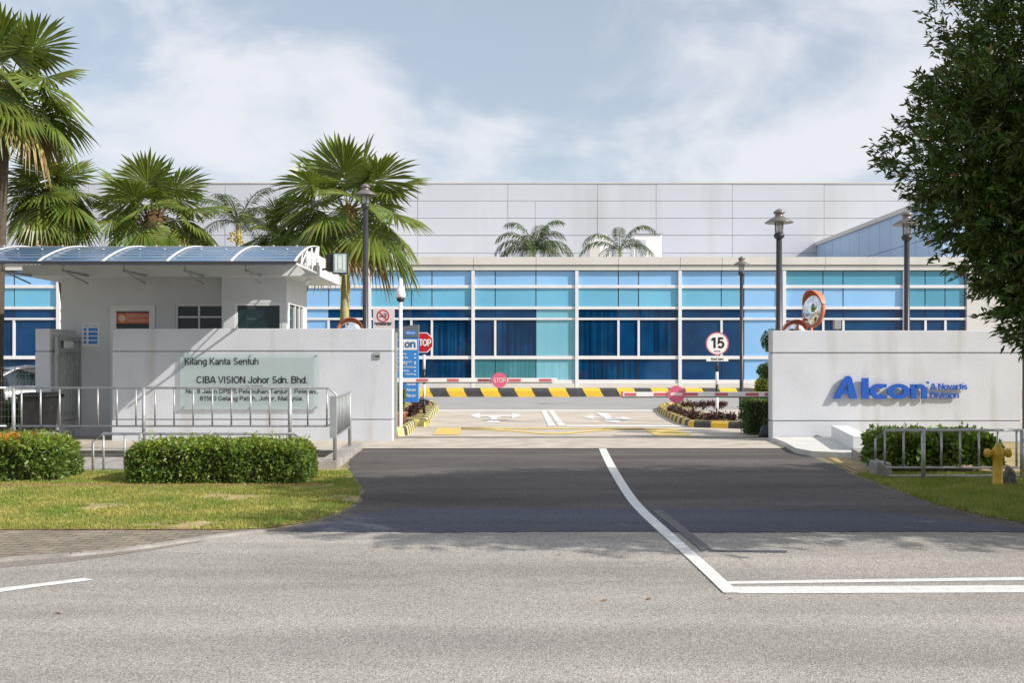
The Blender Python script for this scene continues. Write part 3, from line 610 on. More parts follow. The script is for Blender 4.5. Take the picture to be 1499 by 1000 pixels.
# blue side wing: left face runs away from the camera
wx = 22.3; zt = 10.1; mb = MB()
for k in range(12):
    ya, yb = 53.0 + k * 1.83, 53.0 + (k + 1) * 1.83
    for (za, zb) in (((0, 6.5), (6.53, 8.2), (8.23, zt)) if ya > 60.2 else ((6.80, 8.2), (8.23, zt))): mb.box(wx, wx + .2, ya + .02, yb - .02, za, zb)
mb.build('wing_wall', M['wing'], fb)
mb = MB(); mb.box(wx + .1, 46, 60.32, D1 - .02, 0, zt - .1); mb.box(wx + .1, 46, 53.05, 60.31, 6.78, zt - .1); mb.build('wing_body', M['wing'], fb)
mb = MB(); mb.box(wx - .15, 46, 52.9, D1 - .02, zt, zt + .25); mb.build('wing_roof_edge', M['panel2'], fb)
# roof plant
t = root('roof_duct', (XX(880, 68), 69, 8.2), 'white hooded air duct on roof beside the round feather palm', 'duct')
mb = MB(); cx = XX(880, 68); prof = [(-.85, 8.2), (.75, 8.2), (.75, 9.3)]
for k in range(9): a = math.pi * k / 8 * .62; prof.append((.05 + .7 * math.cos(a), 9.4 + .75 * math.sin(a)))
prof += [(-.85, 9.6)]
mb.plate([(cx + a, b) for a, b in prof], 68, 70); mb.build('hood', M['wmetal'], t)
mb = MB(); mb.box(cx - .75, cx - .05, 67.94, 68.0, 8.4, 9.5); mb.build('louvre', M['panel2'], t)
t = root('roof_ventilation_unit', (XX(948, 68), 69, 8.2), 'white box ventilation unit on roof right of the palm', 'vent unit')
cx = XX(948, 68); mb = MB(); mb.box(cx - .95, cx + .95, 68, 70, 8.2, 10.1, bev=.08); mb.build('housing', M['wmetal'], t)
mb = MB(); mb.box(cx - 1.05, cx + 1.05, 67.9, 70.1, 10.1, 10.22); mb.box(cx - .7, cx - .1, 67.95, 68, 8.6, 9.7); mb.build('lid', M['panel'], t)

# ------------------------------------------------------------------ gate walls
WD = 20.5
def gate_wall(name, x0, x1, y0, y1, label, ztop, g1, g2):
    r = root(name, ((x0 + x1) / 2, (y0 + y1) / 2, 0), label, 'wall')
    mb = MB(); mb.box(x0, x1, y0, y1, g1 + .012, ztop, bev=.012); mb.box(x0, x1, y0, y1, g2 + .012, g1 - .012, bev=.006); mb.box(x0 - .0, x1 + .0, y0 - .03, y1 + .0, 0, g2 - .012, bev=.006)
    mb.build('wall_body', M['render'], r)
    mb = MB(); mb.box(x0 + .02, x1 - .02, y0 + .02, y1 - .02, .02, ztop - .05); mb.build('joint', M['groove'], r)
    return r
ztL, g1, g2 = ZZ(481, WD), ZZ(514.5, WD), ZZ(614.5, WD)
gate_wall('gate_wall', XX(165, WD), XX(575, WD), WD, WD + .32, 'pale rendered left gate wall carrying the glass name panel', ztL, g1, g2)
gate_wall('gate_wall', XX(1131, WD), XX(1496, WD), WD, WD + .32, 'pale rendered right gate wall carrying the big blue lettering', ZZ(484, WD), ZZ(517, WD), ZZ(616.5, WD))
gate_wall('gate_pillar', XX(52, WD), XX(73, WD), WD, WD + 1.45, 'pale rendered pillar beside the guardhouse side gate', ztL, g1, g2)
mb = MB(); mb.box(XX(575.5, 20.9), XX(581.5, 20.9), 20.85, 21.0, .1, ZZ(487, 20.9)); mb.box(XX(575.5, 20.9), XX(579, 20.9), 20.87, 20.98, 0, .1)
tag(mb.build('gate_post', M['gpost']), 'slim grey steel post behind the end of the left gate wall', 'post')
mb = MB(); mb.box(XX(1498, 20.6), XX(1503, 20.6), 20.55, 20.63, 0, 2.3); tag(mb.build('fence_post', M['bark']), 'dark brown post at the right end of the right gate wall', 'post')
r = root('wall_plaque', P(552, 525, WD), 'small dark square plaque high on the left gate wall', 'plaque')
mb = MB(); mb.box(XX(548.5, WD), XX(557.5, WD), WD - .03, WD, ZZ(524.8, WD), ZZ(515.8, WD)); mb.build('plate', M['gpost'], r)
mb = MB(); mb.box(XX(550, WD), XX(556, WD), WD - .036, WD - .03, ZZ(523, WD), ZZ(520.5, WD)); mb.build('lens', M['black'], r)
# concrete slab, stub wall and low kerb at the right wall
mb = MB(); mb.prism([Vector((XX(1131, 20.4), 20.44, 0)), G(1150, 655.5), G(1165, 664.5), G(1190, 669.5), G(1247, 672), Vector((6.6, 17.0, 0)), Vector((7.2, 20.44, 0))], 0, .10)
tag(mb.build('entrance_slab', mat('pale_slab', (.66, .65, .62), .85, var=(.56, .54, .50), vs=3, detail=7, bump=.3, bs=40)), kind='structure')
mb = MB(); mb.prism([Vector((5.78, 17.35, 0)), Vector((6.05, 17.3, 0)), Vector((6.66, 20.3, 0)), Vector((6.34, 20.35, 0))], .1, .34); tag(mb.build('stub_wall', M['soffit']), 'short white stub wall on the slab below the blue lettering', 'wall')
mb = MB(); a = G(1247, 671); b = G(1284, 697); mb.obox(b, a, -.2, 0, .17); tag(mb.build('low_kerb', M['conc']), 'low weathered concrete kerb curving off the right slab', 'kerb')
mb = MB(); q = G(1295, 700); mb.box(q.x - .1, q.x + .1, q.y, q.y + .3, 0, .21, bev=.015); tag(mb.build('kerb_block', M['conc']), 'stubby concrete block at the foot of the right railing', 'block')
mb = MB(); mb.obox((-2.60, 15.2), (-2.72, 18.6), .28, 0, .12); tag(mb.build('low_kerb', M['conc']), 'low pale concrete kerb under the railing beside the driveway', 'kerb')

# blue lettering on the right wall
r = root('wall_lettering', P(1290, 585, WD), 'big blue raised company name with small tagline on right gate wall', 'lettering')
yF, yB = WD - .095, WD - .045
kx, kz = lambda z: XX(1160 + z * .36, WD), lambda z: ZZ(380 + z * .36, WD)
mb = MB()
def pz(pts): return [(kx(a), kz(b)) for a, b in pts]
def ring_band(cx, cz, rx, rz, tx, tz, a0=0, a1=360, n=28):
    o = []; i_ = []
    for k in range(n + 1):
        a = math.radians(a0 + (a1 - a0) * k / n); o.append((cx + rx * math.cos(a), cz - rz * math.sin(a))); i_.append((cx + (rx - tx) * math.cos(a), cz - (rz - tz) * math.sin(a)))
    for k in range(n): mb.plate(pz([o[k], o[k + 1], i_[k + 1], i_[k]]), yF, yB)
# A
mb.plate(pz([(163, 566), (205, 484), (212, 476), (222, 472), (216, 500), (196, 548), (190, 566)]), yF, yB)
mb.plate(pz([(222, 472), (231, 475), (237, 483), (259, 566), (229, 566), (226, 552), (216, 500)]), yF, yB)
mb.plate(pz([(196, 548), (206, 530), (222, 536), (226, 552), (214, 545)]), yF - .002, yB + .002)
mb.build('letter', M['lblue'], r); mb = MB()
mb.plate(pz([(278, 482), (305, 482), (305, 566), (278, 566)]), yF, yB)
mb.build('letter', M['lblue'], r); mb = MB()
ring_band(346, 536, 36, 31, 23, 16, 40, 320)
mb.plate(pz([(352, 506), (378, 506), (378, 521), (356, 521)]), yF + .002, yB - .002); mb.plate(pz([(352, 552), (378, 552), (378, 566), (352, 566)]), yF + .002, yB - .002)
mb.build('letter', M['lblue'], r); mb = MB()
ring_band(427, 536, 45, 31, 25, 16)
mb.build('letter', M['lblue'], r); mb = MB()
mb.plate(pz([(476, 507), (498, 507), (498, 566), (476, 566)]), yF, yB)
ring_band(512, 534, 29, 28, 21, 14, 0, 140)
mb.plate(pz([(519, 533), (541, 533), (541, 566), (519, 566)]), yF + .002, yB - .002)
mb.build('letter', M['lblue'], r); mb = MB()
mb.lathe(kx(545), yB, [(.022, 0), (.022, -.06)], 10, 0, 'y', kz(500))
mb.build('trademark_dot', M['lblue'], r)
mb = MB(); text_on(mb, 'A Novartis', kx(557), kx(707), kz(528), .118, yB, .03, .022); mb.build('tagline_letters', M['lblue'], r); mb = MB(); text_on(mb, 'Division', kx(557), kx(673), kz(563), .118, yB, .03, .022)
mb.build('tagline_letters', M['lblue'], r)
mb = MB()
for q in (190, 240, 292, 335, 345, 410, 445, 487, 530): mb.tube([(kx(q), yB, kz(556)), (kx(q), WD, kz(556))], .008, 6)
for q in (570, 600, 640, 665): mb.tube([(kx(q), yB, kz(525)), (kx(q), WD, kz(525))], .005, 6); mb.tube([(kx(q), yB, kz(560)), (kx(q), WD, kz(560))], .005, 6)
mb.build('standoff_pins', M['metal'], r)

# glass name panel
r = root('name_panel', P(365, 600, WD), 'pale green glass name panel with black lettering on left gate wall', 'sign')
yg = WD - .06; s5x = lambda z: XX(240 + z / 5, yg); s5z = lambda z: ZZ(490 + z / 5, yg)
mb = MB(); mb.box(s5x(122), s5x(1136), yg, yg + .012, s5z(548), s5z(140)); mb.build('glass_sheet', M['sglass'], r)
mb = MB()
text_on(mb, 'Kilang Kanta Sentuh', s5x(152), s5x(697), s5z(220), .138, yg - .001, .004, .007)
mb.build('lettering', M['lblack'], r); mb = MB()
text_on(mb, 'CIBA VISION Johor Sdn. Bhd.', s5x(240), s5x(1056), s5z(356), .142, yg - .001, .004, .010)
mb.build('lettering', M['lblack'], r); mb = MB()
text_on(mb, '(Co. No. 432543-M)', s5x(565), s5x(728), s5z(386), .035, yg - .001, .002, .0)
mb.build('lettering', M['lblack'], r); mb = MB()
text_on(mb, 'No. 8 Jalan DPB/5 Pelabuhan Tanjung Pelepas,', s5x(162), s5x(1130), s5z(431), .092, yg - .001, .003, .010)
mb.build('lettering', M['lblack'], r); mb = MB()
text_on(mb, '81560 Gelang Patah, Johor, Malaysia.', s5x(265), s5x(1024), s5z(483), .092, yg - .001, .003, .010)
mb.build('lettering', M['lblack'], r)
for a in (150, 637, 1118):
    for b in (152, 530):
        mb = MB(); mb.lathe(s5x(a), yg - .015, [(.02, 0), (.02, .012)], 10, 0, 'y', s5z(b)); mb.tube([(s5x(a), yg, s5z(b)), (s5x(a), WD, s5z(b))], .01, 8); mb.build('bolt', M['metal'], r)

# ------------------------------------------------------------------ guardhouse
gh = root('guardhouse', (-7, 22.5, 0), 'pale grey guardhouse with flat roof and door behind the left gate wall', 'guardhouse')
GF, GF2, GB, GT = 21.7, 21.2, 23.3, 3.36
gx0, gx1, gx2 = XX(90, 21.7), XX(325, 21.2), XX(420, 21.2)
dx0, dx1 = XX(163, GF), XX(228, GF); wx0, wx1 = XX(257, GF), XX(328, GF)
zw = ZZ(447, GF); mb = MB()
pholes(mb, gx0, gx1 + .1, 0, GT, GF, GF + .15, [(dx0, dx1, 0, zw), (wx0, gx1 + .05, 1.2, ZZ(445, GF))])
vx0, vx1 = XX(344, GF2), XX(413, GF2)
pholes(mb, gx1, gx2, 0, GT, GF2, GF2 + .13, [(vx0, vx1, 1.2, ZZ(444, GF2))])
mb.box(gx1, gx1 + .13, GF2 + .13, GF, 0, GT)
for (ya, yb, zs) in ((GF2 + .13, GF2 + .30, None), (GB - .35, GB, None), (GF2 + .3, GB - .35, 1.2)):
    if zs is None: mb.box(gx2 - .13, gx2, ya, yb, 0, GT)
    else: mb.box(gx2 - .13, gx2, ya, yb, 0, 1.2); mb.box(gx2 - .13, gx2, ya, yb, ZZ(444, GF2), GT)
mb.box(gx0, gx0 + .13, GF + .15, GB, 0, GT); mb.box(gx0 + .13, gx2 - .13, GB - .13, GB, 0, 1.4); mb.box(gx0 + .13, gx2 - .13, GB - .13, GB, 2.9, GT); mb.box(gx0+.13, gx1, GB - .13, GB, 1.4, 2.9)
mb.build('wall', M['guard'], gh)
mb = MB(); mb.box(gx1 + .15, gx2 - .15, GF2 + .15, GB - .15, .02, .06); mb.build('floor', M['conc'], gh)
mb = MB(); mb.box(XX(33, 20.9), XX(467, 20.9), 20.9, 23.6, GT, ZZ(388, 20.9)); mb.build('roof', M['soffit'], gh)
mb = MB(); mb.box(XX(33, 20.9) + .3, XX(467, 20.9) - .3, 21.05, 23.3, ZZ(388, 20.9), ZZ(362, 20.9)); mb.build('roof_upstand', M['soffit'], gh)
dr_ = MB(); dr_.box(dx0, dx0 + .12, GF - .04, GF + .12, .05, zw); dr_.box(dx1 - .12, dx1, GF - .04, GF + .12, .05, zw); dr_.box(dx0 + .12, dx1 - .12, GF - .04, GF + .12, zw - .12, zw)
dr_.box(dx0 + .12, dx1 - .12, GF + .03, GF + .08, .05, zw - .12); do = dr_.build('door', M['soffit'], gh)
mb = MB(); mb.box(XX(169, GF), XX(222, GF), GF + .018, GF + .028, 2.25, ZZ(456, GF)); mb.build('door_glass', M['wglass'], do)
mb = MB(); mb.box(XX(171, GF), XX(220.5, GF), GF + .006, GF + .016, ZZ(473.5, GF), ZZ(458, GF), mi=0)
text_on(mb, 'DILARANG MASUK', XX(186, GF), XX(218, GF), ZZ(464, GF), .05, GF + .005, .003, .005, 1); text_on(mb, 'TANPA KEBENARAN', XX(186, GF), XX(218, GF), ZZ(471, GF), .05, GF + .005, .003, .005, 1)
mb.lathe(XX(179, GF), GF + .005, [(.075, 0), (.075, -.003)], 16, 1, 'y', ZZ(465.7, GF)); mb.build('notice', [M['rednotice'], mat('notice_ink', (.70, .50, .40), .5)], do)
mb = MB(); mb.box(dx1 - .28, dx1 - .16, GF - .02, GF + .03, 1.1, 1.14); mb.build('handle', M['metal'], do)
def win(x0, x1, z0, z1, y, vs, hs, parent, glass='wglass'):
    mb = MB(); mb.box(x0, x1, y + .06, y + .075, z0, z1); w = mb.build('window', M[glass], parent)
    mb = MB(); t = .045
    mb.box(x0, x0 + t, y, y + .1, z0, z1); mb.box(x1 - t, x1, y, y + .1, z0, z1); mb.box(x0 + t, x1 - t, y, y + .1, z1 - t, z1); mb.box(x0 + t, x1 - t, y, y + .1, z0, z0 + t)
    for v in vs: mb.box(v - .02, v + .02, y + .02, y + .09, z0 + t, z1 - t)
    for h in hs: mb.box(x0 + t, x1 - t, y + .025, y + .085, h - .018, h + .018)
    mb.build('frame', M['mull'], w)
win(wx0, gx1 + .05, 1.2, ZZ(445, GF), GF + .02, [XX(291, GF)], [ZZ(464, GF)], gh)
win(vx0, vx1, 1.2, ZZ(444, GF2), GF2 + .01, [], [], gh, 'bglass')
mb = MB(); mb.box(gx2 - .06, gx2 - .05, GF2 + .3, GB - .35, 1.2, ZZ(444, GF2)); w = mb.build('window', M['bglass'], gh)
mb = MB()
for yy in (GF2 + .3, GF2 + .9, GF2 + 1.35, GB - .4): mb.box(gx2 - .1, gx2 - .01, yy, yy + .05, 1.2, ZZ(444, GF2))
mb.build('frame', M['mull'], w)
mb = MB(); mb.box(gx1 + .2, gx2 - .2, GB - .05, GB - .03, 1.4, 2.9); w = mb.build('window', M['bglass'], gh)
mb = MB()
for k in range(4): xx = gx1 + .2 + k * (gx2 - gx1 - .45) / 3; mb.box(xx, xx + .05, GB - .09, GB - .01, 1.4, 2.9)
mb.box(gx1 + .2, gx2 - .2, GB - .085, GB - .015, 2.3, 2.35)
mb.build('frame', M['mull'], w)
# blue notice on guardhouse wall
r = root('safety_notice', P(133, 507, GF), 'white and blue safety notice with four round symbols on guardhouse wall', 'notice')
mb = MB(); mb.box(XX(121, GF), XX(146, GF), GF - .015, GF, ZZ(507, GF), ZZ(473, GF)); mb.build('board', M['swhite'], r)
mb = MB()
for k in range(4):
    zc = ZZ(482.5 + k * 6.3, GF); mb.lathe(XX(125.6, GF), GF - .016, [(.033, 0), (.033, -.003)], 14, 0, 'y', zc); mb.box(XX(130.5, GF), XX(143.8, GF), GF - .019, GF - .016, zc - .033, zc + .033)
text_on(mb, 'SAFETY FIRST', XX(123, GF), XX(144, GF), ZZ(478, GF), .035, GF - .016, .003)
mb.build('symbols', M['sblue'], r)
# curved glass canopy in front of the roof
cp = root('glass_canopy', (-8, 19.8, 3.4), 'curved blue glass canopy with white ribs over guardhouse front', 'canopy')
cx1, cx0 = -3.96, -13.0
arc = [(18.7 + 2.25 * t, 3.43 + .50 * math.sin(t * math.pi / 2) ** .9 if t > 0 else 3.43) for t in [k / 10 for k in range(11)]]
ribx = [XX(339 - 94 * k, 18.7) for k in range(-1, 7)]; ribx[0] = cx1
mb = MB()
for (a, za), (b, zb) in zip(arc, arc[1:]): mb.face([(cx0, a, za), (cx1, a, za), (cx1, b, zb), (cx0, b, zb)])
g = mb.build('glass_sheet', M['cglass'], cp, smooth=True, fix=False)
md = g.modifiers.new('thickness', 'SOLIDIFY'); md.thickness = .012
for x in ribx:
    mb = MB(); n = len(arc)
    for k in range(n - 1):
        (a, za), (b, zb) = arc[k], arc[k + 1]; p = [(x - .021, a, za + .006), (x + .021, a, za + .006), (x + .021, b, zb + .006), (x - .021, b, zb + .006)]
        q = [(v[0], v[1], v[2] + .016) for v in p]
        V = [mb.bm.verts.new(v) for v in p + q]
        for f in ((0, 3, 2, 1), (4, 5, 6, 7), (0, 1, 5, 4), (1, 2, 6, 5), (2, 3, 7, 6), (3, 0, 4, 7)): mb.bm.faces.new([V[i] for i in f])
    mb.build('rib', M['wmetal'], cp)
    mb = MB(); mb.tube([(x, 18.8, 3.40), (x, 20.88, 3.40)], .022, 6) if x == cx1 else mb.tube([(x + .0, 19.7, 3.36), (x, 20.88, 3.36)], .025, 6)
    if x != cx1: mb.tube([(x, 19.7, 3.36), (x, 20.88, 3.2)], .016, 6); mb.tube([(x, 19.72, 3.36), (x, 19.72, 3.72)], .016, 6)
    mb.build('bracket', M['wmetal' if x == cx1 else 'gpost'], cp)
mb = MB(); ends = [(18.75, 3.44)] + [arc[i] for i in (3, 5, 7, 9)] + [(20.88, 3.9)]
lo = [19.2, 19.75, 20.25, 20.85]
for (u, zu), l0 in zip(ends[1:], lo): mb.tube([(cx1, u, zu - .02), (cx1, l0, 3.40)], .014, 6)
for (u, zu), l0 in zip(ends[2:], lo): mb.tube([(cx1, u, zu - .02), (cx1, l0, 3.40)], .014, 6)
mb.tube([(cx1, 20.86, 3.36), (cx1, 20.86, 3.93)], .03, 6); mb.build('end_truss', M['wmetal'], cp)
mb = MB(); mb.box(cx0, cx1 + .02, 18.66, 18.70, 3.385, 3.44); mb.build('front_edge', M['dmetal'], cp)
mb = MB(); mb.box(cx0, cx1 + .02, 20.9, 20.98, 3.86, 3.965); mb.build('rear_flashing', M['gpost'], cp)
for i in range(len(ribx) - 1):
    pass
mb = MB()
for i in range(-1, 6):
    for q in (.3, .7):
        x = XX(339 - 94 * i, 18.7) - q * 1.17
        for k in (4, 8):
            a, za = arc[k]; mb = MB(); mb.lathe(x, a, [(.022, 0), (.022, .014)], 8, 0, 'z', za + .012); mb.build('glass_fixing', M['wmetal'], cp)
# floodlight
fl = root('floodlight', P(490, 402, 20.7), 'square glass fronted floodlight on the right end of guardhouse roof', 'floodlight')
d = 20.6; mb = MB(); mb.box(XX(487, d), XX(509.5, d), d, d + .09, ZZ(401, d), ZZ(370, d)); mb.build('frame', M['dmetal'], fl)
mb = MB(); mb.box(XX(489, d), XX(507.8, d), d - .006, d, ZZ(399, d), ZZ(371.5, d)); mb.build('glass_front', mat('flood_glass', (.40, .50, .49), .12), fl)
mb = MB(); mb.box(XX(495.5, d), XX(500.5, d), d - .012, d - .006, ZZ(394, d), ZZ(375, d)); mb.box(XX(491, d), XX(494, d), d - .011, d - .006, ZZ(396, d), ZZ(373, d));mb.box(XX(502.6, d), XX(505.6, d), d - .011, d - .006, ZZ(396, d), ZZ(373, d)); mb.build('lamp_tube', mat('flood_tube', (.70, .76, .74), .2), fl)
mb = MB(); mb.box(XX(477.5, d), XX(487, d), d + .02, d + .3, ZZ(397, d), ZZ(371, d), bev=.02); mb.build('housing', M['black'], fl)
mb = MB(); mb.tube([(XX(468, d), d + .35, ZZ(392, d)), (XX(482, d), d + .2, ZZ(392, d))], .025, 6); mb.tube([(XX(498, d), d + .05, ZZ(401, d)), (XX(498, d), d + .05, ZZ(404, d))], .02, 6); mb.build('bracket', M['dmetal'], fl)
# small camera under roof corner
sc_ = root('security_camera', P(447, 416, 21.3), 'small white security camera under the guardhouse roof corner', 'camera')
mb = MB(); mb.tube([P(444.5, 416, 21.0), P(453.5, 410, 21.2)], .045, 10); mb.build('camera_body', M['wmetal'], sc_)
mb = MB(); mb.tube([P(452, 411, 21.2), P(453, 407.5, 21.2)], .02, 6); mb.build('mount', M['gpost'], sc_)
# side gate leaf along the pillar
sg = root('side_gate', (XX(78, 20.6) + .05, 21.1, 0), 'grey steel side gate with vertical bars folded against the pillar', 'gate')
gxx = -9.17; mb = MB(); ya, yb = 20.56, 21.72
mb.box(gxx, gxx + .05, ya, ya + .06, .2, 2.12); mb.box(gxx, gxx + .05, yb - .06, yb, .2, 2.12); mb.box(gxx, gxx + .05, ya + .06, yb - .06, 2.04, 2.12); mb.box(gxx, gxx + .05, ya + .06, yb - .06, 1.80, 1.88); mb.box(gxx, gxx + .05, ya + .06, yb - .06, .42, .5)
mb.build('frame', M['gpost'], sg)
for k in range(7):
    yy = ya + .14 + k * .145; mb = MB(); mb.box(gxx + .012, gxx + .035, yy, yy + .03, .5, 1.80); mb.build('bar', M['gpost'], sg)
mb = MB(); mb.box(gxx - .0, gxx + .02, ya + .4, ya + .42 + .4, 1.88, 2.04); mb.build('latch_plate', M['soffit'], sg)

# ------------------------------------------------------------------ wheeled bin, car, wire fence
wb = root('wheeled_bin', P(55, 655, 19.9) * 1, 'black wheeled rubbish bin behind the railing by the pillar', 'bin')
bx, by = XX(54, 19.9), 20.0; wb.location = (bx, by, .03); WLOC[wb.name] = Vector((bx, by, .03))
mb = MB(); T = [(-.27, -.27), (.27, -.27), (.27, .27), (-.27, .27)]; lo = [mb.bm.verts.new((bx + a * .8, by + b * .8, .1)) for a, b in T]; hi = [mb.bm.verts.new((bx + a, by + b, .92)) for a, b in T]
mb.bm.faces.new(hi); mb.bm.faces.new(lo[::-1])
for k in range(4): mb.bm.faces.new((lo[k], lo[(k + 1) % 4], hi[(k + 1) % 4], hi[k]))
mb.build('container', M['black'], wb)
mb = MB(); mb.box(bx - .32, bx + .32, by - .32, by + .3, .92, .98, bev=.02); mb.box(bx - .26, bx + .26, by - .26, by + .24, .98, 1.01, bev=.01); mb.box(bx - .34, bx + .34, by + .3, by + .36, .9, .97, bev=.01); mb.build('lid', M['black'], wb)
for s in (-1, 1):
    mb = MB(); mb.lathe(bx + s * .22, by + .25, [(.04, -.03), (.11, -.03), (.11, .03), (.04, .03)], 16, 0, 'x', .14); mb.build('wheel', M['rubber'], wb)

def make_car():
    c = root('parked_car', (0, 0, 0), 'silver parked car half hidden behind the gate pillar', 'car')
    st = [(-2.1, .35, .75, .72), (-2.0, .22, .84, .84), (-1.2, .20, .92, .86), (-.5, .2, .97, .87), (.6, .2, .98, .87), (1.5, .2, .98, .86), (2.05, .25, .93, .80), (2.15, .4, .85, .7)]
    mb = MB(); R = []
    for (x, zl, zh, hw) in st:
        sec = [(-hw * .94, zl), (-hw, zl + .15), (-hw, zh - .18), (-hw * .90, zh), (hw * .90, zh), (hw, zh - .18), (hw, zl + .15), (hw * .94, zl)]
        R.append([mb.bm.verts.new((x, y, z)) for y, z in sec])
    for a, b in zip(R, R[1:]):
        for k in range(8): f = mb.bm.faces.new((a[k], a[(k + 1) % 8], b[(k + 1) % 8], b[k])); f.smooth = True
    mb.bm.faces.new(R[0]); mb.bm.faces.new(R[-1][::-1])
    for wx_ in (-1.32, 1.3):
        for s in (-1, 1): mb.lathe(wx_, s * .86, [(.37, -.02), (.37, .012)], 24, 1, 'y', .34)
    mb.build('body', [M['car'], M['black']], c)
    # cabin: glass volume, roof and pillars
    low = [(-1.15, .78), (1.75, .80)]; sec = [(-1.15, .94, .80), (-.35, 1.40, .60), (.2, 1.46, .60), (.9, 1.43, .60), (1.75, .98, .76)]
    mb = MB(); L = [mb.bm.verts.new((x, -w, z)) for x, z, w in sec]; Rr = [mb.bm.verts.new((x, w, z)) for x, z, w in sec]
    l0 = [mb.bm.verts.new((-1.15, -.8, .9)), mb.bm.verts.new((1.75, -.76, .9))]; r0 = [mb.bm.verts.new((-1.15, .8, .9)), mb.bm.verts.new((1.75, .76, .9))]
    mb.bm.faces.new([l0[0], l0[1]] + L[::-1]); mb.bm.faces.new([r0[1], r0[0]] + Rr)
    for k in range(4): mb.bm.faces.new((L[k], L[k + 1], Rr[k + 1], Rr[k]))
    mb.build('windows', M['carglass'], c)
    mb = MB()
    rf = [(-.42, 1.385, .62), (-.2, 1.45, .61), (.3, 1.48, .61), (.85, 1.455, .61), (1.0, 1.40, .62)]
    a = [mb.bm.verts.new((x, -w, z)) for x, z, w in rf]; b = [mb.bm.verts.new((x, w, z)) for x, z, w in rf]
    for k in range(4): f = mb.bm.faces.new((a[k], a[k + 1], b[k + 1], b[k])); f.smooth = True
    for s in (-1, 1):
        mb.tube([(-1.2, s * .82, .92), (-.8, s * .73, 1.2), (-.38, s * .615, 1.41), (.2, s * .61, 1.475), (.9, s * .61, 1.44), (1.4, s * .69, 1.2), (1.8, s * .77, .94)], .035, 6)
        mb.tube([(.3, s * .80, .95), (.3, s * .62, 1.45)], .03, 6)
    mb.build('roof', M['car'], c)
    for s in (-1, 1):
        mb = MB(); mb.box(-.98, -.84, s * .95 - .1, s * .95 + .1, .93, 1.06, bev=.03); mb.build('wing_mirror', M['car'], c)
        mb = MB(); mb.box(-2.08, -1.96, s * .6 - .16, s * .6 + .16, .62, .74, bev=.02); mb.build('headlight', M['lampglass'], c)
        for wx_ in (-1.32, 1.3):
            mb = MB(); mb.lathe(wx_, s * .80 - .1, [(.2, 0), (.31, 0), (.32, .03), (.32, .17), (.31, .2), (.2, .2)], 24, 0, 'y', .33); w = mb.build('wheel', M['rubber'], c)
            mb = MB(); mb.lathe(wx_, s * .80 - .105, [(.05, 0), (.2, 0), (.2, .21), (.05, .21)], 12, 0, 'y', .33); mb.build('rim', M['metal'], w)
    return c
car = make_car(); car.location = (XX(30, 26) - .35, 27.0, .012); car.rotation_euler = (0, 0, math.radians(40))
# wire mesh fence at the far left
wf = root('wire_fence', (XX(-10, 22), 22.2, 0), 'fine grey wire mesh fence left of the gate pillar', 'fence')
mb = MB(); fx0, fx1 = XX(-180, 22.2), XX(50, 22.2)
for k in range(int((fx1 - fx0) / .075)): mb.box(fx0 + k * .075, fx0 + k * .075 + .005, 22.2, 22.205, .05, 1.5)
for k in range(10): mb.box(fx0, fx1, 22.205, 22.211, .1 + k * .155, .107 + k * .155)
mb.build('mesh', M['gpost'], wf)
for x in (fx0, (fx0 + fx1) / 2 - .2): mb = MB(); mb.tube([(x, 22.23, 0), (x, 22.23, 1.6)], .025, 8); mb.build('post', M['gpost'], wf)

# ------------------------------------------------------------------ railings
def rail(name, label, path_top, zb, ydirect, posts, bal, r=.022, cham=True, ch=.16, z_ground=0.0, zlow=None, straight=False):
    """path along a line: function pos(s) -> (x,y); top height, bottom height"""
    pass
def railing(label, p0, p1, zt, zb, n, posts, ends=(True, True), zg=0.0, ch=.15, r=.02, lowrail=True, droplegs=(False, False), group='tubular metal railings', km='metal'):
    p0 = Vector((p0[0], p0[1], 0)); p1 = Vector((p1[0], p1[1], 0)); u = (p1 - p0).normalized(); L = (p1 - p0).length
    rt = root('railing', (p0 + p1) / 2, label, 'railing', group)
    at = lambda s, z: p0 + u * s + Vector((0, 0, z))
    pts = []
    if ends[0]: pts += [at(0, zt - .12), at(ch, zt)]
    else: pts += [at(0, zt)]
    if ends[1]: pts += [at(L - ch, zt), at(L, zt - .12)]
    else: pts += [at(L, zt)]
    if ends[0]: pts = ([at(0, (zg if droplegs[0] else zb + .12))]) + pts
    if ends[1]: pts = pts + [at(L, (zg if droplegs[1] else zb + .12))]
    mb = MB(); mb.tube(pts, r, 8); mb.build('top_rail', M['metal'], rt)
    if lowrail:
        mb = MB(); q = [at(0, zb)] if not ends[0] or droplegs[0] else [at(0, zb + .12), at(ch, zb)]
        q += [at(L, zb)] if not ends[1] or droplegs[1] else [at(L - ch, zb), at(L, zb + .12)]
        mb.tube(q, r * .85, 8); mb.build('bottom_rail', M['metal'], rt)
    for k in range(n):
        s = L * (k + .5) / n if not isinstance(n, list) else k
        mb = MB(); mb.tube([at(s, zb), at(s, zt)], r * .8, 6); mb.build('baluster', M[km], rt)
    for s in posts: mb = MB(); mb.tube([at(s, zg), at(s, zt)], r * 1.7, 8); mb.build('post', M['metal'], rt)
    return rt
dA = 18.2
railing('long metal railing in front of the glass name panel, its right end chamfered', (XX(18, dA), dA), (XX(493, dA), dA), ZZ(568, dA), ZZ(624, dA), 17, [.03, XX(211, dA) - XX(18, dA), XX(425, dA) - XX(18, dA)], ends=(False, True), zg=.03)
railing('metal railing at the left frame edge beside the bin', (XX(-260, dA), dA), (XX(10, dA), dA), ZZ(568, dA), ZZ(624, dA), 10, [.4, 2.2], ends=(False, False), zg=.03)
dB = 16.0
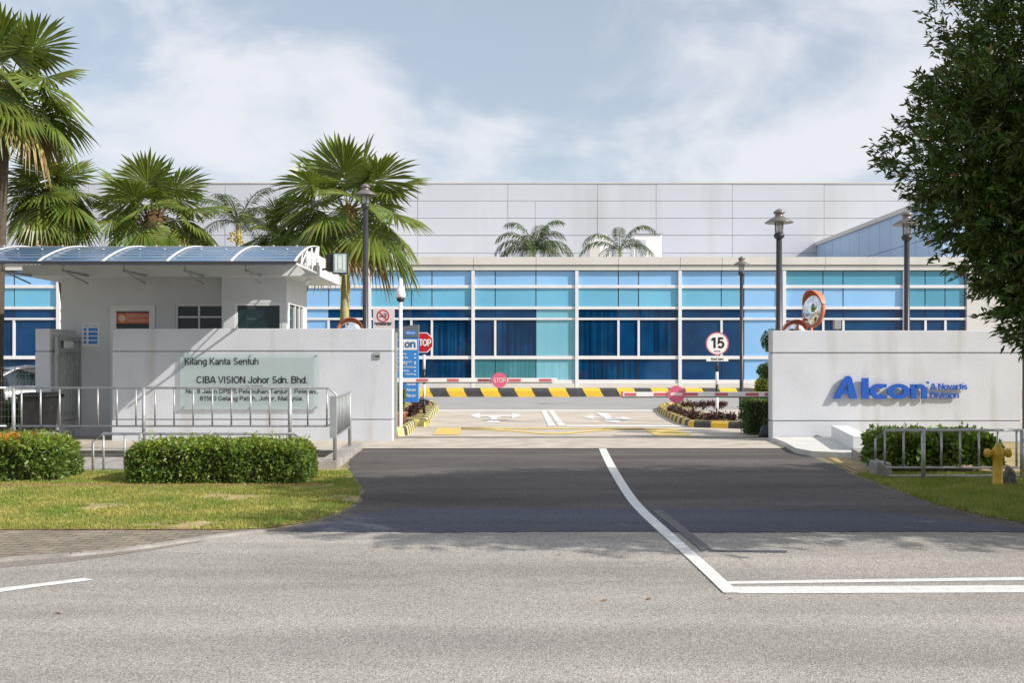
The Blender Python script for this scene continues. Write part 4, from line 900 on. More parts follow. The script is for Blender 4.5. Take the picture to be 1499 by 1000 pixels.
railing('low metal railing behind the clipped hedge', (XX(176, dB), dB - 1.03), (XX(467, dB), dB - 1.03), .55, .02, 10, [.7], zg=.0, droplegs=(True, True), lowrail=False)
railing('low metal railing behind the yellow green shrubs at left', (XX(-200, dB), dB - 1.03), (XX(142, dB), dB - 1.03), .55, .02, 11, [2.1], ends=(False, True), zg=.0, droplegs=(False, True), lowrail=False)
rs = railing('short metal railing running back along the driveway edge', (-2.66, 15.35), (-2.86, 18.1), 1.07, .46, 11, [.06, 2.68], ends=(False, False), zg=.1, r=.017, km='gpost')
mb = MB(); mb.box(-2.72, -2.62, 15.28, 15.34, .46, 1.09); mb.build('end_plate', M['gpost'], rs)
dC = 13.85
railing('metal railing before the shrubs under the blue lettering', (XX(1282, dC), dC), (XX(1640, dC), dC), ZZ(630, dC), ZZ(685, dC), 13, [XX(1352, dC) - XX(1282, dC), XX(1497, dC) - XX(1282, dC)], ends=(True, False), zg=0, r=.018)
mb = MB(); mb.box(XX(1305, 13.9), XX(1700, 13.9), 13.95, 14.15, 0, .045); tag(mb.build('planting_edge', M['conc']), 'low concrete edging strip under the right railing', 'edging')

# ------------------------------------------------------------------ fire hydrant and stone
h = G(1461, 712.5); r = root('fire_hydrant', (h.x, h.y, 0), 'yellow pillar fire hydrant on the right verge in front of railing', 'hydrant')
mb = MB(); mb.lathe(h.x, h.y, [(.08, 0), (.08, .03), (.062, .035), (.058, .36), (.07, .38), (.075, .44), (.06, .49), (.035, .52), (.03, .555), (.0, .56)][:-1], 20); mb.build('barrel', M['yellow'], r, smooth=False)
for s in (-1, 1):
    mb = MB(); mb.lathe(h.x, h.y, [(.045, s * .03), (.04, s * .11), (.058, s * .115), (.058, s * .155), (.03, s * .16), (.02, s * .175)], 14, 0, 'x', .43); mb.build('outlet', M['yellow'], r)
def rock(name, c, rx, ry, rz, m, label, cat):
    bm = bmesh.new(); bmesh.ops.create_icosphere(bm, subdivisions=3, radius=1)
    for v in bm.verts:
        k = 1 + .14 * math.sin(v.co.x * 5 + v.co.z * 3) + random.uniform(-.06, .06); v.co = Vector((c[0] + v.co.x * rx * k, c[1] + v.co.y * ry * k, max(0, c[2] + v.co.z * rz * k)))
    mb = MB(); mb.bm.free(); mb.bm = bm; return tag(mb.build(name, m), label, cat)
q = G(1481, 711); rock('stone', (q.x, q.y + .05, .1), .09, .09, .14, mat('dark_stone', (.10, .10, .10), .9, var=(.2, .2, .2), vs=20, bump=.5), 'dark grey stone beside the yellow hydrant', 'stone')

# ------------------------------------------------------------------ lamp posts
def lamp(label, x, d, ztop, hw, top_r=.055):
    r = root('street_lamp', (x, d, 0), label, 'lamp', 'street lamps with round hats'); s = hw / .34
    mb = MB(); mb.lathe(x, d, [(.16, 0), (.16, .03), (.09, .05), (.085, .5), (top_r + .01, .55), (top_r, ztop - .75 * s)], 14); mb.build('pole', M['dmetal'], r)
    zc = ztop - .75 * s
    mb = MB(); mb.lathe(x, d, [(.06, 0), (.12 * s, .05 * s), (.13 * s, .12 * s), (.09 * s, .16 * s)], 16, cz=zc); mb.build('collar', M['dmetal'], r)
    mb = MB(); mb.lathe(x, d, [(.10 * s, .16 * s), (.11 * s, .42 * s)], 16, cz=zc); mb.build('lamp_glass', M['lampglass'], r)
    mb = MB(); mb.lathe(x, d, [(.03 * s, .17 * s), (.03 * s, .38 * s)], 10, cz=zc); mb.build('bulb', M['swhite'], r)
    mb = MB(); mb.lathe(x, d, [(hw, .40 * s), (hw, .415 * s), (.14 * s, .54 * s), (.10 * s, .56 * s), (.10 * s, .62 * s), (.14 * s, .63 * s), (.13 * s, .67 * s), (.03, .74 * s)], 24, cz=zc); mb.build('hat', M['lamphat'], r)
    mb = MB(); 
    for k in range(4): a = k * math.pi / 2 + .4; mb.tube([(x + .115 * s * math.cos(a), d + .115 * s * math.sin(a), zc + .15 * s), (x + .115 * s * math.cos(a), d + .115 * s * math.sin(a), zc + .42 * s)], .008, 5)
    mb.build('cage', M['dmetal'], r)
lamp('tall black lamp post behind the left gate wall beside the palm', XX(535.5, 23.2), 23.2, ZZ(268, 23.2), .27, .06)
lamp('tall black lamp post just left of the tall oval mirror', XX(1141, 24.7), 24.7, ZZ(305, 24.7), .34, .07)
lamp('tall black lamp post half hidden under the leafy tree', XX(1328, 24.9), 24.9, ZZ(308, 24.9), .34, .065)
lamp('farthest and smallest black lamp post by the speed limit sign', XX(1086, 35.8), 35.8, ZZ(375, 35.8), .31, .06)
# ------------------------------------------------------------------ CCTV pole
d = 22.6; x = XX(587, d); r = root('camera_pole', (x, d, 0), 'slim white pole with dome camera in front of the totem sign', 'camera pole')
mb = MB(); mb.lathe(x, d, [(.07, 0), (.07, .02), (.04, .03), (.04, ZZ(441, d))], 12); mb.build('pole', M['wmetal'], r)
mb = MB(); mb.lathe(x, d, [(.03, 0), (.10, .0), (.11, .06), (.08, .22), (.045, .28), (.04, .42), (.03, .43)], 14, cz=ZZ(436, d)); mb.build('camera_housing', M['wmetal'], r)
mb = MB(); mb.lathe(x, d, [(.03, -.1), (.08, -.07), (.095, 0)], 14, cz=ZZ(436, d)); mb.build('dome', M['black'], r)
# no smoking sign
d = 21.3; r = root('no_smoking_sign', (XX(562, d), d, 0), 'faded white no smoking sign above the left gate wall end', 'sign')
sx, sz = lambda z: XX(540 + z / 5, d), lambda z: ZZ(440 + z / 5, d)
mb = MB(); mb.box(sx(32), sx(190), d, d + .02, sz(330), sz(60), bev=.003); mb.build('board', M['spink'], r)
mb = MB()
def ringy(mb, cx, cz, r0, r1, y, mi=0, th=.004, n=32):
    for k in range(n):
        a, b = 2 * math.pi * k / n, 2 * math.pi * (k + 1) / n
        mb.plate([(cx + r1 * math.cos(a), cz + r1 * math.sin(a)), (cx + r1 * math.cos(b), cz + r1 * math.sin(b)), (cx + r0 * math.cos(b), cz + r0 * math.sin(b)), (cx + r0 * math.cos(a), cz + r0 * math.sin(a))], y - th, y, mi)
cx, cz = sx(106), sz(112); R_ = (sx(152) - sx(60)) / 2
ringy(mb, cx, cz, R_ * .82, R_, d - .001); c45 = .7071
mb.plate([(cx - R_ * .68, cz + R_ * .55), (cx - R_ * .55, cz + R_ * .68), (cx + R_ * .68, cz - R_ * .55), (cx + R_ * .55, cz - R_ * .68)], d - .006, d - .004); mb.build('prohibition_ring', M['red'], r)
mb = MB(); mb.box(cx - R_ * .6, cx + R_ * .1, d - .004, d - .001, cz - R_ * .18, cz - R_ * .02); mb.box(cx + R_ * .15, cx + R_ * .55, d - .004, d - .001, cz - R_ * .18, cz - R_ * .02)
mb.tube([(cx + R_ * .5, d - .003, cz + R_ * .02), (cx + R_ * .55, d - .003, cz + R_ * .22), (cx + R_ * .25, d - .003, cz + R_ * .3), (cx + R_ * .2, d - .003, cz + R_ * .5)], .008, 5)
text_on(mb, 'KAWASAN LARANGAN MEROKOK', sx(45), sx(170), sz(170), .03, d - .001, .003, .004); text_on(mb, 'NO SMOKING AREA', sx(56), sx(165), sz(181), .03, d - .001, .003, .004); mb.build('cigarette_symbol', M['lblack'], r)
for q in (60, 165): mb = MB(); mb.tube([(sx(q), d + .04, 0), (sx(q), d + .04, sz(70))], .022, 8); mb.build('post', M['gpost'], r)
# totem directory
d = 27.5; r = root('directory_totem', (XX(597, d), d, .13), 'blue and white company directory totem with grey slanted top', 'sign')
sx, sz = lambda z: XX(540 + z / 5, d), lambda z: ZZ(440 + z / 5, d)
mb = MB(); mb.box(sx(120), sx(363), d, d + .25, sz(745), sz(270)); mb.build('panel', M['sblue'], r)
mb = MB(); mb.plate([(sx(120), sz(268)), (sx(365), sz(268)), (sx(365), sz(176)), (sx(300), sz(182)), (sx(200), sz(205)), (sx(120), sz(235))], d - .02, d + .27); mb.build('top', M['sgrey'], r)
mb = MB(); mb.box(sx(120), sx(355), d - .008, d, sz(362), sz(285)); mb.build('name_band', M['swhite'], r)
mb = MB(); text_on(mb, 'Alcon', sx(160), sx(345), sz(345), .21, d - .009, .006, .02); mb.build('name_lettering', mat('totem_letter_blue', (.02, .10, .30), .5), r)
mb = MB(); mb.lathe(sx(307), d - .022, [(.13, 0), (.13, -.004)], 20, 0, 'y', sz(238))
mb2 = MB(); mb.bm.free(); mb = MB(); mb.plate([(sx(307) + .17 * math.cos(a), sz(237) + .065 * math.sin(a)) for a in [2 * math.pi * k / 20 for k in range(20)]], d - .025, d - .02); mb.build('badge', M['sblue'], r); mb2.bm.free()
mb = MB(); text_on(mb, 'Alcon', sx(278), sx(338), sz(244), .055, d - .026, .004, .01)
for k, (t_, z_, a_) in enumerate((('Reception', 397, 210), ('Loading Bay', 423, 205), ('Warehouse and', 455, 215), ('Parking', 468, 228), ('Employee Entrance', 493, 200), ('Contractors', 520, 215), ('Visitors', 545, 268))):
    text_on(mb, t_, sx(a_), sx(a_ + len(t_) * 7.6), sz(z_), .052, d - .001, .005, .01); mb.box(sx(333), sx(347), d - .006, d - .001, sz(z_), sz(z_ - 8))
for z_ in (622, 664, 706): text_on(mb, 'Alcon', sx(276), sx(345), sz(z_), .075, d - .001, .005, .02)
mb.build('text_lines', M['swhite'], r)
# stop sign
d = 29.0; cx, cz = XX(620, d), ZZ(501.5, d); r = root('stop_sign', (cx, d, .13), 'red octagonal stop sign on striped post right of the totem', 'sign')
R_ = 15.5 * d / F * 1.03; oc = lambda k_, R: [(cx + R * math.cos(math.radians(22.5 + 45 * k)), cz + R * math.sin(math.radians(22.5 + 45 * k))) for k in range(8)]
mb = MB(); mb.plate(oc(0, R_), d - .02, d); mb.build('plate', M['swhite'], r)
mb = MB(); mb.plate(oc(0, R_ * .91), d - .026, d - .021); mb.build('red_face', M['red'], r)
mb = MB(); text_on(mb, 'STOP', cx - R_ * .74, cx + R_ * .74, cz - R_ * .32, R_ * .62, d - .027, .005, .02); mb.build('lettering', M['swhite'], r)
def banded_post(r, x, d, z0, z1, rad, step, c0='black', c1='wmetal'):
    mb = MB(); z = z0; k = 0
    while z < z1 - .01: zn = min(z + step, z1); mb.lathe(x, d, [(rad, z), (rad, zn)], 10, mi=k % 2); z = zn; k += 1
    mb.build('post', [M[c0], M[c1]], r)
banded_post(r, cx + .02, d + .06, .13, cz + .2, .04, .42)
# speed limit sign
d = 31.0; cx = XX(1050.5, d); cz = ZZ(503, d); r = root('speed_limit_sign', (cx, d, .13), 'round white speed limit sign reading fifteen on banded post', 'sign'); R_ = 16.8 * d / F
mb = MB(); mb.lathe(cx, d, [(R_, 0), (R_, -.015)], 32, 0, 'y', cz); mb.build('plate', M['swhite'], r)
mb = MB(); ringy(mb, cx, cz, R_ * .91, R_, d - .016); mb.build('red_border', M['fadedred'], r)
mb = MB(); text_on(mb, '15', cx - R_ * .62, cx + R_ * .62, cz - R_ * .40, R_ * .92, d - .016, .005, .025); text_on(mb, 'km/j', cx - R_ * .25, cx + R_ * .25, cz - R_ * .72, R_ * .13, d - .016, .004, .01); mb.build('number', M['lblack'], r)
mb = MB(); mb.box(cx - 16 * d / F, cx + 16 * d / F, d - .015, d, ZZ(529, d), ZZ(521.5, d)); mb.build('sub_plate', M['swhite'], r)
mb = MB(); text_on(mb, 'Km/Jam', cx - 9 * d / F, cx + 9 * d / F, ZZ(527.6, d), .085, d - .016, .004, .01); mb.build('sub_text', M['lblack'], r)
banded_post(r, cx, d + .05, .13, cz, .045, .39, 'wmetal', 'black')

# ------------------------------------------------------------------ barriers
def barrier(label, side, x0, x1, yrow, d, xd, rd, stop):
    z = ZZ(yrow, d); hx = x0 if side < 0 else x1; hx += side * .3
    r = root('barrier_gate', (hx, d, 0), label, 'barrier', 'road barriers at the entrance')
    mb = MB(); mb.box(hx - .18, hx + .18, d + .06, d + .42, 0, z + .15, bev=.02); mb.build('cabinet', M['wmetal'], r)
    mb = MB(); e = -.12 if side < 0 else 0; mb.box(min(x0, hx), max(x1, hx), d, d + .05, z - .05, z + .05, bev=.006); a = mb.build('arm', M['swhite'], r)
    n = 5 if stop else 6; mb = MB()
    xs = ([593, 638, 684, 739, 792][i] for i in range(5)) if stop else ([920, 966, 1010, 1054, 1100, 1126][i] for i in range(6))
    wdt = 18
    for q in xs:
        if stop: q0, q1 = {593: (610, 627), 638: (655, 672), 684: (700, 716), 739: (745, 763), 792: (790, 808)}[q]
        else: q0, q1 = {920: (915, 932), 966: (958, 977), 1010: (1003, 1022), 1054: (1047, 1066), 1100: (1092, 1111), 1126: (1120, 1137)}[q]
        mb.box(XX(q0, d), XX(q1, d), d - .006, d, z - .030, z + .030)
    if not stop: mb.box(XX(910, d), XX(912.5, d), d - .007, d + .057, z - .056, z + .056)
    mb.build('red_strips', M['fadedred'], a)
    mb = MB(); mb.tube([(min(x0, hx), d + .03, z - .06), (max(x1, hx) if side > 0 else x1 - .1, d + .03, z - .06)], .012, 6); mb.build('edge_strip', M['rubber'], a)
    cx = XX(xd, d); R = rd * d / F; cz = z + (0 if stop else -.0)
    mb = MB(); mb.lathe(cx, d, [(R, -.008), (R, -.024)], 28, 0, 'y', cz); ds = mb.build('stop_disc', M['pink'], r)
    mb = MB()
    if stop: text_on(mb, 'STOP', cx - R * .8, cx + R * .8, cz - R * .3, R * .6, d - .025, .004, .012)
    else: mb.box(cx - R * .7, cx + R * .7, d - .029, d - .025, cz - R * .14, cz + R * .2)
    mb.build('disc_marking', mat('disc_white', (.75, .62, .62), .5), ds)
    if stop:
        mb = MB(); text_on(mb, 'DILARANG', XX(700.5, d), XX(719, d), z - .022, .045, d - .001, .004, .02); mb.build('arm_lettering', M['lblack'], a)
barrier('left barrier arm with pink stop disc in front of the facade', -1, XX(578, 24), XX(815.5, 24), 556.7, 24, 731.5, 11.3, True)
barrier('right barrier arm with pink no entry disc reaching over the flower bed', 1, XX(910.5, 21.6), XX(1134, 21.6), 577.5, 21.6, 990.5, 12.6, False)

# ------------------------------------------------------------------ convex mirrors
def mirror(label, px, py, d, R, yaw, hood=True, tilt=0):
    x, z = XX(px, d), ZZ(py, d); r = root('convex_mirror', (x, d, 0), label, 'mirror', 'orange rimmed traffic mirrors')
    M4 = Matrix.Translation((x, d, z)) @ Matrix.Rotation(yaw, 4, 'Z') @ Matrix.Rotation(tilt, 4, 'X')
    mb = MB(); mb.lathe(0, 0, [(R * math.sin(a), -(R * .35) * (math.cos(a) ** 1)) for a in [0.02, .3, .6, .9, 1.2, 1.5]], 28, 0, 'y', 0); mb.bm.transform(M4); mb.build('mirror_face', M['mirror'], r, smooth=True)
    mb = MB(); mb.lathe(0, 0, [(R * .97, -.03), (R * 1.07, -.03), (R * 1.07, .05), (R * .5, .1), (.02, .11)], 28, 0, 'y', 0); mb.bm.transform(M4); mb.build('rim', M['orange'], r)
    if hood:
        mb = MB(); n = 18
        for k in range(n):
            a, b = math.radians(15 + 150 * k / n), math.radians(15 + 150 * (k + 1) / n); q = []
            for R0 in (R * 1.075, R * 1.11):
                for y_, aa in ((.04, a), (.04, b), (-.15, b), (-.15, a)):
                    q.append(mb.bm.verts.new((R0 * math.cos(aa), y_ if y_ > 0 else y_ * math.sin(aa), R0 * math.sin(aa))))
            for f in ((0, 1, 2, 3), (7, 6, 5, 4), (3, 2, 6, 7), (0, 4, 5, 1)): mb.bm.faces.new([q[i] for i in f])
        mb.bm.transform(M4); mb.build('hood', M['orange'], r)
    mb = MB(); mb.tube([(x, d + .16, 0), (x, d + .16, z + .05)], .035, 10); mb.build('pole', M['orange'], r)
mirror('tall oval looking convex mirror with orange hood above right gate wall', 1191, 453, 22.3, .37, math.radians(-74), True, math.radians(-6))
mirror('lower orange rimmed mirror peeking over right gate wall', 1164, 487, 22.8, .26, math.radians(5), True)
mirror('orange rimmed mirror peeking over left gate wall below the palm trunk', 513, 485, 22.6, .27, math.radians(12), True)
d = 22.0; r = root('junction_box', (XX(1227, d), d, 0), 'small grey box on a post just above right gate wall', 'box')
mb = MB(); mb.box(XX(1222, d), XX(1232, d), d, d + .12, ZZ(482, d), ZZ(468, d), bev=.01); mb.build('box', M['gpost'], r)
mb = MB(); mb.tube([(XX(1227, d), d + .06, 0), (XX(1227, d), d + .06, ZZ(480, d))], .03, 8); mb.build('post', M['gpost'], r)

# ------------------------------------------------------------------ plants
def fan_palm(label, x, d, zc, R, nl=30, trunk_r=.13, pet=1.0, lean=(0, 0), seed=1, low=-.75, tm='trunk', group='fan palms by the guardhouse'):
    rg = np.random.default_rng(seed); r = root('fan_palm', (x, d, 0), label, 'palm', group)
    top = np.array([x + lean[0], d + lean[1], zc]); mb = MB(); pts = []; rad = []; n = 44
    for k in range(n + 1):
        t = k / n; pts.append((x + lean[0] * t ** 2, d + lean[1] * t ** 2, (zc - .2) * t)); rad.append(trunk_r * (1.25 - .3 * t + (.25 if t < .04 else 0)) * (1.0 if k % 2 else .955))
    mb.tube(pts, rad, 14); mb.build('trunk', M[tm], r)
    mb = MB(); mb.lathe(top[0], top[1], [(trunk_r * .9, -1.0), (trunk_r * 1.5, -.75), (trunk_r * 1.9, -.3), (trunk_r * 1.5, .05), (.03, .25)], 14, cz=zc)
    for k in range(22):
        a = k * 2.4; zz_ = -.9 + k * .045; mb.tube([(top[0] + trunk_r * math.cos(a), top[1] + trunk_r * math.sin(a), zc + zz_), (top[0] + trunk_r * 2.6 * math.cos(a), top[1] + trunk_r * 2.6 * math.sin(a), zc + zz_ + .28)], [.045, .02], 5)
    mb.build('crown_base', M['boot'], r)
    Q = []; MI = []; pmb = MB(); nseg = 38; st = [.04, .34, .66, .85, 1.0]
    for i in range(nl):
        u = i / (nl - 1); el = 1.35 - (1.35 - low) * u ** .8 + rg.uniform(-.12, .12); az = i * 2.39996 + rg.uniform(-.25, .25)
        rad_l = R * (.60 + .14 * rg.random()) * (1 if u < .9 else .9); pl = pet * R * (.55 + .25 * rg.random()) * (1.0 if u > .15 else .8)
        h = np.array([math.cos(az), math.sin(az), 0]); d0 = h * math.cos(el) + np.array([0, 0, math.sin(el)])
        p = top.copy(); pp = [p.copy()]; dd = d0.copy()
        for k in range(4):
            p = p + dd * pl / 4; pp.append(p.copy()); dd = dd + np.array([0, 0, -.10 - .05 * u]) * (1 - abs(math.sin(el)) * .5); dd /= np.linalg.norm(dd)
        pmb.tube([Vector(q) for q in pp], [.022, .018, .015, .012, .01], 5)
        t = dd + np.array([0, 0, -.05 - .55 * u * u]); t /= np.linalg.norm(t); s = np.cross(t, [0, 0, 1.0]); 
        if np.linalg.norm(s) < .2: s = np.cross(t, [1.0, 0, 0])
        s /= np.linalg.norm(s); tw = rg.uniform(-.5, .5); nn = np.cross(s, t); s = s * math.cos(tw) + nn * math.sin(tw); nn = np.cross(s, t)
        dph = math.radians(285) / nseg; droop = rg.uniform(.10, .30) + 1.0 * u * u; dry = u > .90
        for k in range(nseg):
            ph = (k + .5 - nseg / 2) * dph + rg.uniform(-.02, .02); dr0 = t * math.cos(ph) + s * math.sin(ph) + nn * (.18 * math.cos(2 * ph) + rg.uniform(-.05, .05)); dr0 /= np.linalg.norm(dr0)
            sd = -t * math.sin(ph) + s * math.cos(ph); Ls = rad_l * (.72 + .28 * math.cos(ph * .55)) * rg.uniform(.88, 1.06)
            rows_ = []
            for f in st:
                c = pp[-1] + dr0 * Ls * f; c = c + np.array([0, 0, -1.0]) * droop * Ls * max(0, f - .42) ** 1.7 * 1.15
                w = Ls * f * dph * .52 if f < .7 else Ls * .66 * dph * .52 * (1 - (f - .66) / .35)
                rows_.append((c - sd * w, c + nn * w * .75, c + sd * w))
            for a, b in zip(rows_, rows_[1:]):
                Q += [a[0], b[0], b[1], a[1], a[1], b[1], b[2], a[2]]; MI += [1 if dry else 0] * 2
    pmb.build('leaf_stalks', M['leafY'], r)
    fast_mesh('crown', np.array(Q), 4, [M['leafP'], M['leafPd']], r, mi=MI)
def scale_at(d): return d / F
fan_palm('tall fan palm with sunlit ringed trunk right of the guardhouse roof', XX(503, 26.3), 26.3, ZZ(310, 26.3), 1.72, 26, .108, 1.0, (XX(510, 26.3) - XX(503, 26.3), 0), 3, low=-.7)
fan_palm('mid height fan palm rising behind the middle of the guardhouse roof', XX(226, 26), 26, ZZ(318, 26), 1.5, 23, .14, .95, (0, 0), 5)
fan_palm('tallest fan palm at the left edge of the view', XX(-3, 23), 23, ZZ(132, 23), 1.58, 27, .10, 1.0, (.22, 0), 8, tm='bark')
fan_palm('drooping yellowish fan palm behind the left end of the guardhouse roof', XX(108, 24.8), 24.8, ZZ(283, 24.8), 1.35, 24, .12, .75, (XX(74, 24.8) - XX(108, 24.8), 0), 11, low=-1.35, tm='bark')
fan_palm('low fan palm filling the gap left of the tall sunlit trunk', XX(415, 27), 27, ZZ(345, 27), 1.05, 20, .11, .9, (0, 0), 14)

def feather_palm(label, x, d, zc, L, n=11, seed=1, droop=1.0, base=0, flower=False, leaf=.34):
    rg = np.random.default_rng(seed); r = root('feather_palm', (x, d, base), label, 'palm', 'small feather palms')
    mb = MB(); mb.tube([(x, d, base), (x, d, zc * .5 + base * .5), (x, d, zc)], [.13, .10, .08], 12); mb.build('trunk', M['trunk'], r)
    Q = []; pm = MB()
    for i in range(n):
        az = i * 2.39996 + rg.uniform(-.3, .3); el = 1.25 - 1.0 * (i / n) + rg.uniform(-.1, .1); p = np.array([x, d, zc - .05]); dd = np.array([math.cos(az) * math.cos(el), math.sin(az) * math.cos(el), math.sin(el)])
        pts = [p.copy()]; K = 26
        for k in range(K):
            p = p + dd * L / K; pts.append(p.copy()); dd = dd + np.array([0, 0, -.055 * droop * (.6 + 1.4 * k / K)]); dd /= np.linalg.norm(dd)
            s = np.cross(dd, [0, 0, 1.0]); s /= np.linalg.norm(s) + 1e-6
            if k < 2: continue
            ll = leaf * L * .75 * math.sin(math.pi * (k + 2) / (K + 4)) ** .6
            for sg_ in (-1, 1):
                for o_ in (0, .5):
                    q = p - (pts[-1] - pts[-2]) * o_; v = s * sg_ * .8 + dd * .6 + np.array([0, 0, -.15]) + rg.normal(0, .1, 3); v /= np.linalg.norm(v); w = dd * .028 * L * .5
                    e = q + v * ll + np.array([0, 0, -.35 * ll * droop]); m_ = q + v * ll * .55 + np.array([0, 0, -.04 * ll])
                    w = w * .6; Q += [q - w * .4, m_ - w, e, m_ + w]
        pm.tube([Vector(q) for q in pts], [.02] * 13 + [.012] * 14, 5)
    pm.build('leaf_stalks', M['leafF'], r); fast_mesh('crown', np.array(Q), 4, M['leafF'], r)
    if flower:
        mb = MB()
        for k in range(60): 
            a = rg.normal(0, .10, 3); mb.lathe(x + a[0], d - .25 + a[1], [(.01, -.03), (.035, 0), (.01, .03)], 6, cz=zc - .45 + a[2])
        mb.build('flower_cluster', mat('palm_flower', (.6, .5, .15), .7), r)
feather_palm('slender feather palm with yellow flowers between two fan palms', XX(350, 29), 29, ZZ(325, 29), 1.5, 12, 3, 1.0, 0, True)
feather_palm('round headed feather palm showing above the office parapet', XX(782, 62.5), 62.5, ZZ(366, 62.5), 2.9, 20, 5, 1.35)
feather_palm('arching feather palm above the parapet in front of the white duct', XX(908, 62.5), 62.5, ZZ(366, 62.5), 3.2, 8, 9, 1.5, leaf=.24)

def hedge(name, label, x0, x1, y0, y1, z1, n, m, size, z0=0.0, cat='hedge', extra=None, wob=.05, core='core', asp=.5, sprigs=0):
    r = root(name, ((x0 + x1) / 2, (y0 + y1) / 2, 0), label, cat)
    mb = MB(); k = .07; mb.box(x0 + k, x1 - k, y0 + k, y1 - k, z0, z1 - k, bev=.04); mb.build('inner_core', M[core], r)  # solid dark core added to close see-through gaps between the leaves
    dx_, dy_, dz_ = x1 - x0, y1 - y0, z1 - z0; A = np.array([dx_ * dy_, dx_ * dz_, dx_ * dz_ * .6, dy_ * dz_, dy_ * dz_]); f = RNG.choice(5, n, p=A / A.sum())
    u, v = RNG.random(n), RNG.random(n); p = np.zeros((n, 3)); nr = np.zeros((n, 3)); 
    p[:, 0] = x0 + u * dx_; p[:, 1] = y0 + v * dy_; p[:, 2] = z1; nr[f == 0] = (0, 0, 1)
    for i, (ax, val, nn) in enumerate(((1, y0, (0, -1, .2)), (1, y1, (0, 1, .2)), (0, x0, (-1, 0, .2)), (0, x1, (1, 0, .2)))):
        s = f == i + 1; p[s, 2] = z0 + v[s] * dz_
        if ax == 1: p[s, 1] = val
        else: p[s, 0] = val; p[s, 1] = y0 + u[s] * dy_
        nr[s] = nn
    wobv = wob * np.sin(p[:, 0] * 7 + p[:, 2] * 5) * np.cos(p[:, 1] * 6 + p[:, 0] * 3); p -= nr * (RNG.random(n) ** 1.5 * .12 + .0)[:, None]; p += nr * wobv[:, None]
    # soften the corners
    c = np.array([(x0 + x1) / 2, (y0 + y1) / 2, z0]); q = (p - c) / np.array([dx_ / 2, dy_ / 2, dz_]); rr = np.maximum(0, np.sum(np.abs(q) ** 5, 1) - 1.0); p = c + (p - c) / (1 + .09 * rr)[:, None]
    V = leaves(p, nr, size, asp); mi = np.zeros(n, 'i')
    mats = [M[m]]
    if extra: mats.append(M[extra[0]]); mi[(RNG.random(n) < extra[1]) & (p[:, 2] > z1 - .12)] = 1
    if sprigs:
        sp = [];
        for _ in range(sprigs):
            b = np.array([RNG.uniform(x0 + .05, x1 - .05), RNG.uniform(y0, y1), z1 - .03]); dr_ = np.array([RNG.normal(0, .25), RNG.normal(0, .25), 1.0]); hh = RNG.uniform(.05, .16)
            for k in range(6): sp.append(b + dr_ * hh * k / 6)
        sp = np.array(sp); V = np.concatenate([V, leaves(sp, np.tile([0, 0, .6], (len(sp), 1)), size * .9, asp)]); mi = np.concatenate([mi, (np.full(len(sp), 1) if extra else np.zeros(len(sp))).astype('i')])
    fast_mesh('leaves', V, 4, mats, r, mi=mi); return r
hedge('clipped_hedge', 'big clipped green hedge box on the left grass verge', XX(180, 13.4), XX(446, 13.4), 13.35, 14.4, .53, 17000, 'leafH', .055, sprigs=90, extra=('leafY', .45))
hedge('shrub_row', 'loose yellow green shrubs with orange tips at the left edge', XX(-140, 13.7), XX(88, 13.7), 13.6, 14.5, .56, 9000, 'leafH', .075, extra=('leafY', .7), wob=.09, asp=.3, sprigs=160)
# orange tips on the shrub row (a cluster of young leaves)
pp = np.stack([RNG.uniform(XX(-140, 13.7), XX(35, 13.7), 500), RNG.uniform(13.6, 14.2, 500), RNG.uniform(.52, .63, 500)], 1)
o = fast_mesh('young_leaves', leaves(pp, np.tile([0, 0, 1.0], (500, 1)), .06, .3), 4, M['leafOr'], bpy.data.objects['shrub_row'])
hedge('shrub_row', 'broad leaved dark green shrubs behind the right railing', XX(1288, 14.9), XX(1458, 14.9), 14.6, 15.8, .54, 5200, 'leafH', .10, z0=.12, wob=.09, asp=.55, sprigs=30)
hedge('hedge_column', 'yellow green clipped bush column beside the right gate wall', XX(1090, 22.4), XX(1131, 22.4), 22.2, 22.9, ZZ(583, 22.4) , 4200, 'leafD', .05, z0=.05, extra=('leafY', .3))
def ball_bush(name, label, blobs, n, m, size, stem=None, cat='topiary', base=None, m2=None):
    r = root(name, (blobs[0][0], blobs[0][1], 0) if base is None else base, label, cat); P_ = []; N_ = []
    mb = MB()
    for (x, y, z, rx, rz) in blobs:
        k = int(n * (rx * rx) / sum(b[3] ** 2 for b in blobs)); v = RNG.normal(0, 1, (k, 3)); v /= np.linalg.norm(v, axis=1)[:, None]
        rr = 1 - RNG.random(k) ** 2 * .3; P_.append(np.array([x, y, z]) + v * np.array([rx, rx, rz]) * rr[:, None]); N_.append(v)
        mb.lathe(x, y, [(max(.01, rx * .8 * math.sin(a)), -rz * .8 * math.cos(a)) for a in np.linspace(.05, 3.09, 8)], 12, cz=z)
    mb.build('inner_core', M['core'], r); fast_mesh('leaves', leaves(np.concatenate(P_), np.concatenate(N_), size, .5), 4, [M[m]], r)  # dark solid added inside the leaf balls as a filler
    if stem: mb = MB(); mb.tube(stem, .03, 8); mb.build('stem', M['bark'], r)
    return r
d = 22.0
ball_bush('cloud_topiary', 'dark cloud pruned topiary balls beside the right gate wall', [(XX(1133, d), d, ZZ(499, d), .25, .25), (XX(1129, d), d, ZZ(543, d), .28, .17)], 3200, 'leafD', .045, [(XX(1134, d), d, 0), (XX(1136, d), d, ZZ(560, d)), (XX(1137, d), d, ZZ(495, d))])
ball_bush('round_bush', 'orange tinged round bush above the clipped column by right gate wall', [(XX(1121, 23.2), 23.2, ZZ(568, 23.2), .24, .26)], 1600, 'leafY', .06, [(XX(1121, 23.2), 23.2, 0), (XX(1121, 23.2), 23.2, ZZ(575, 23.2))], cat='bush')
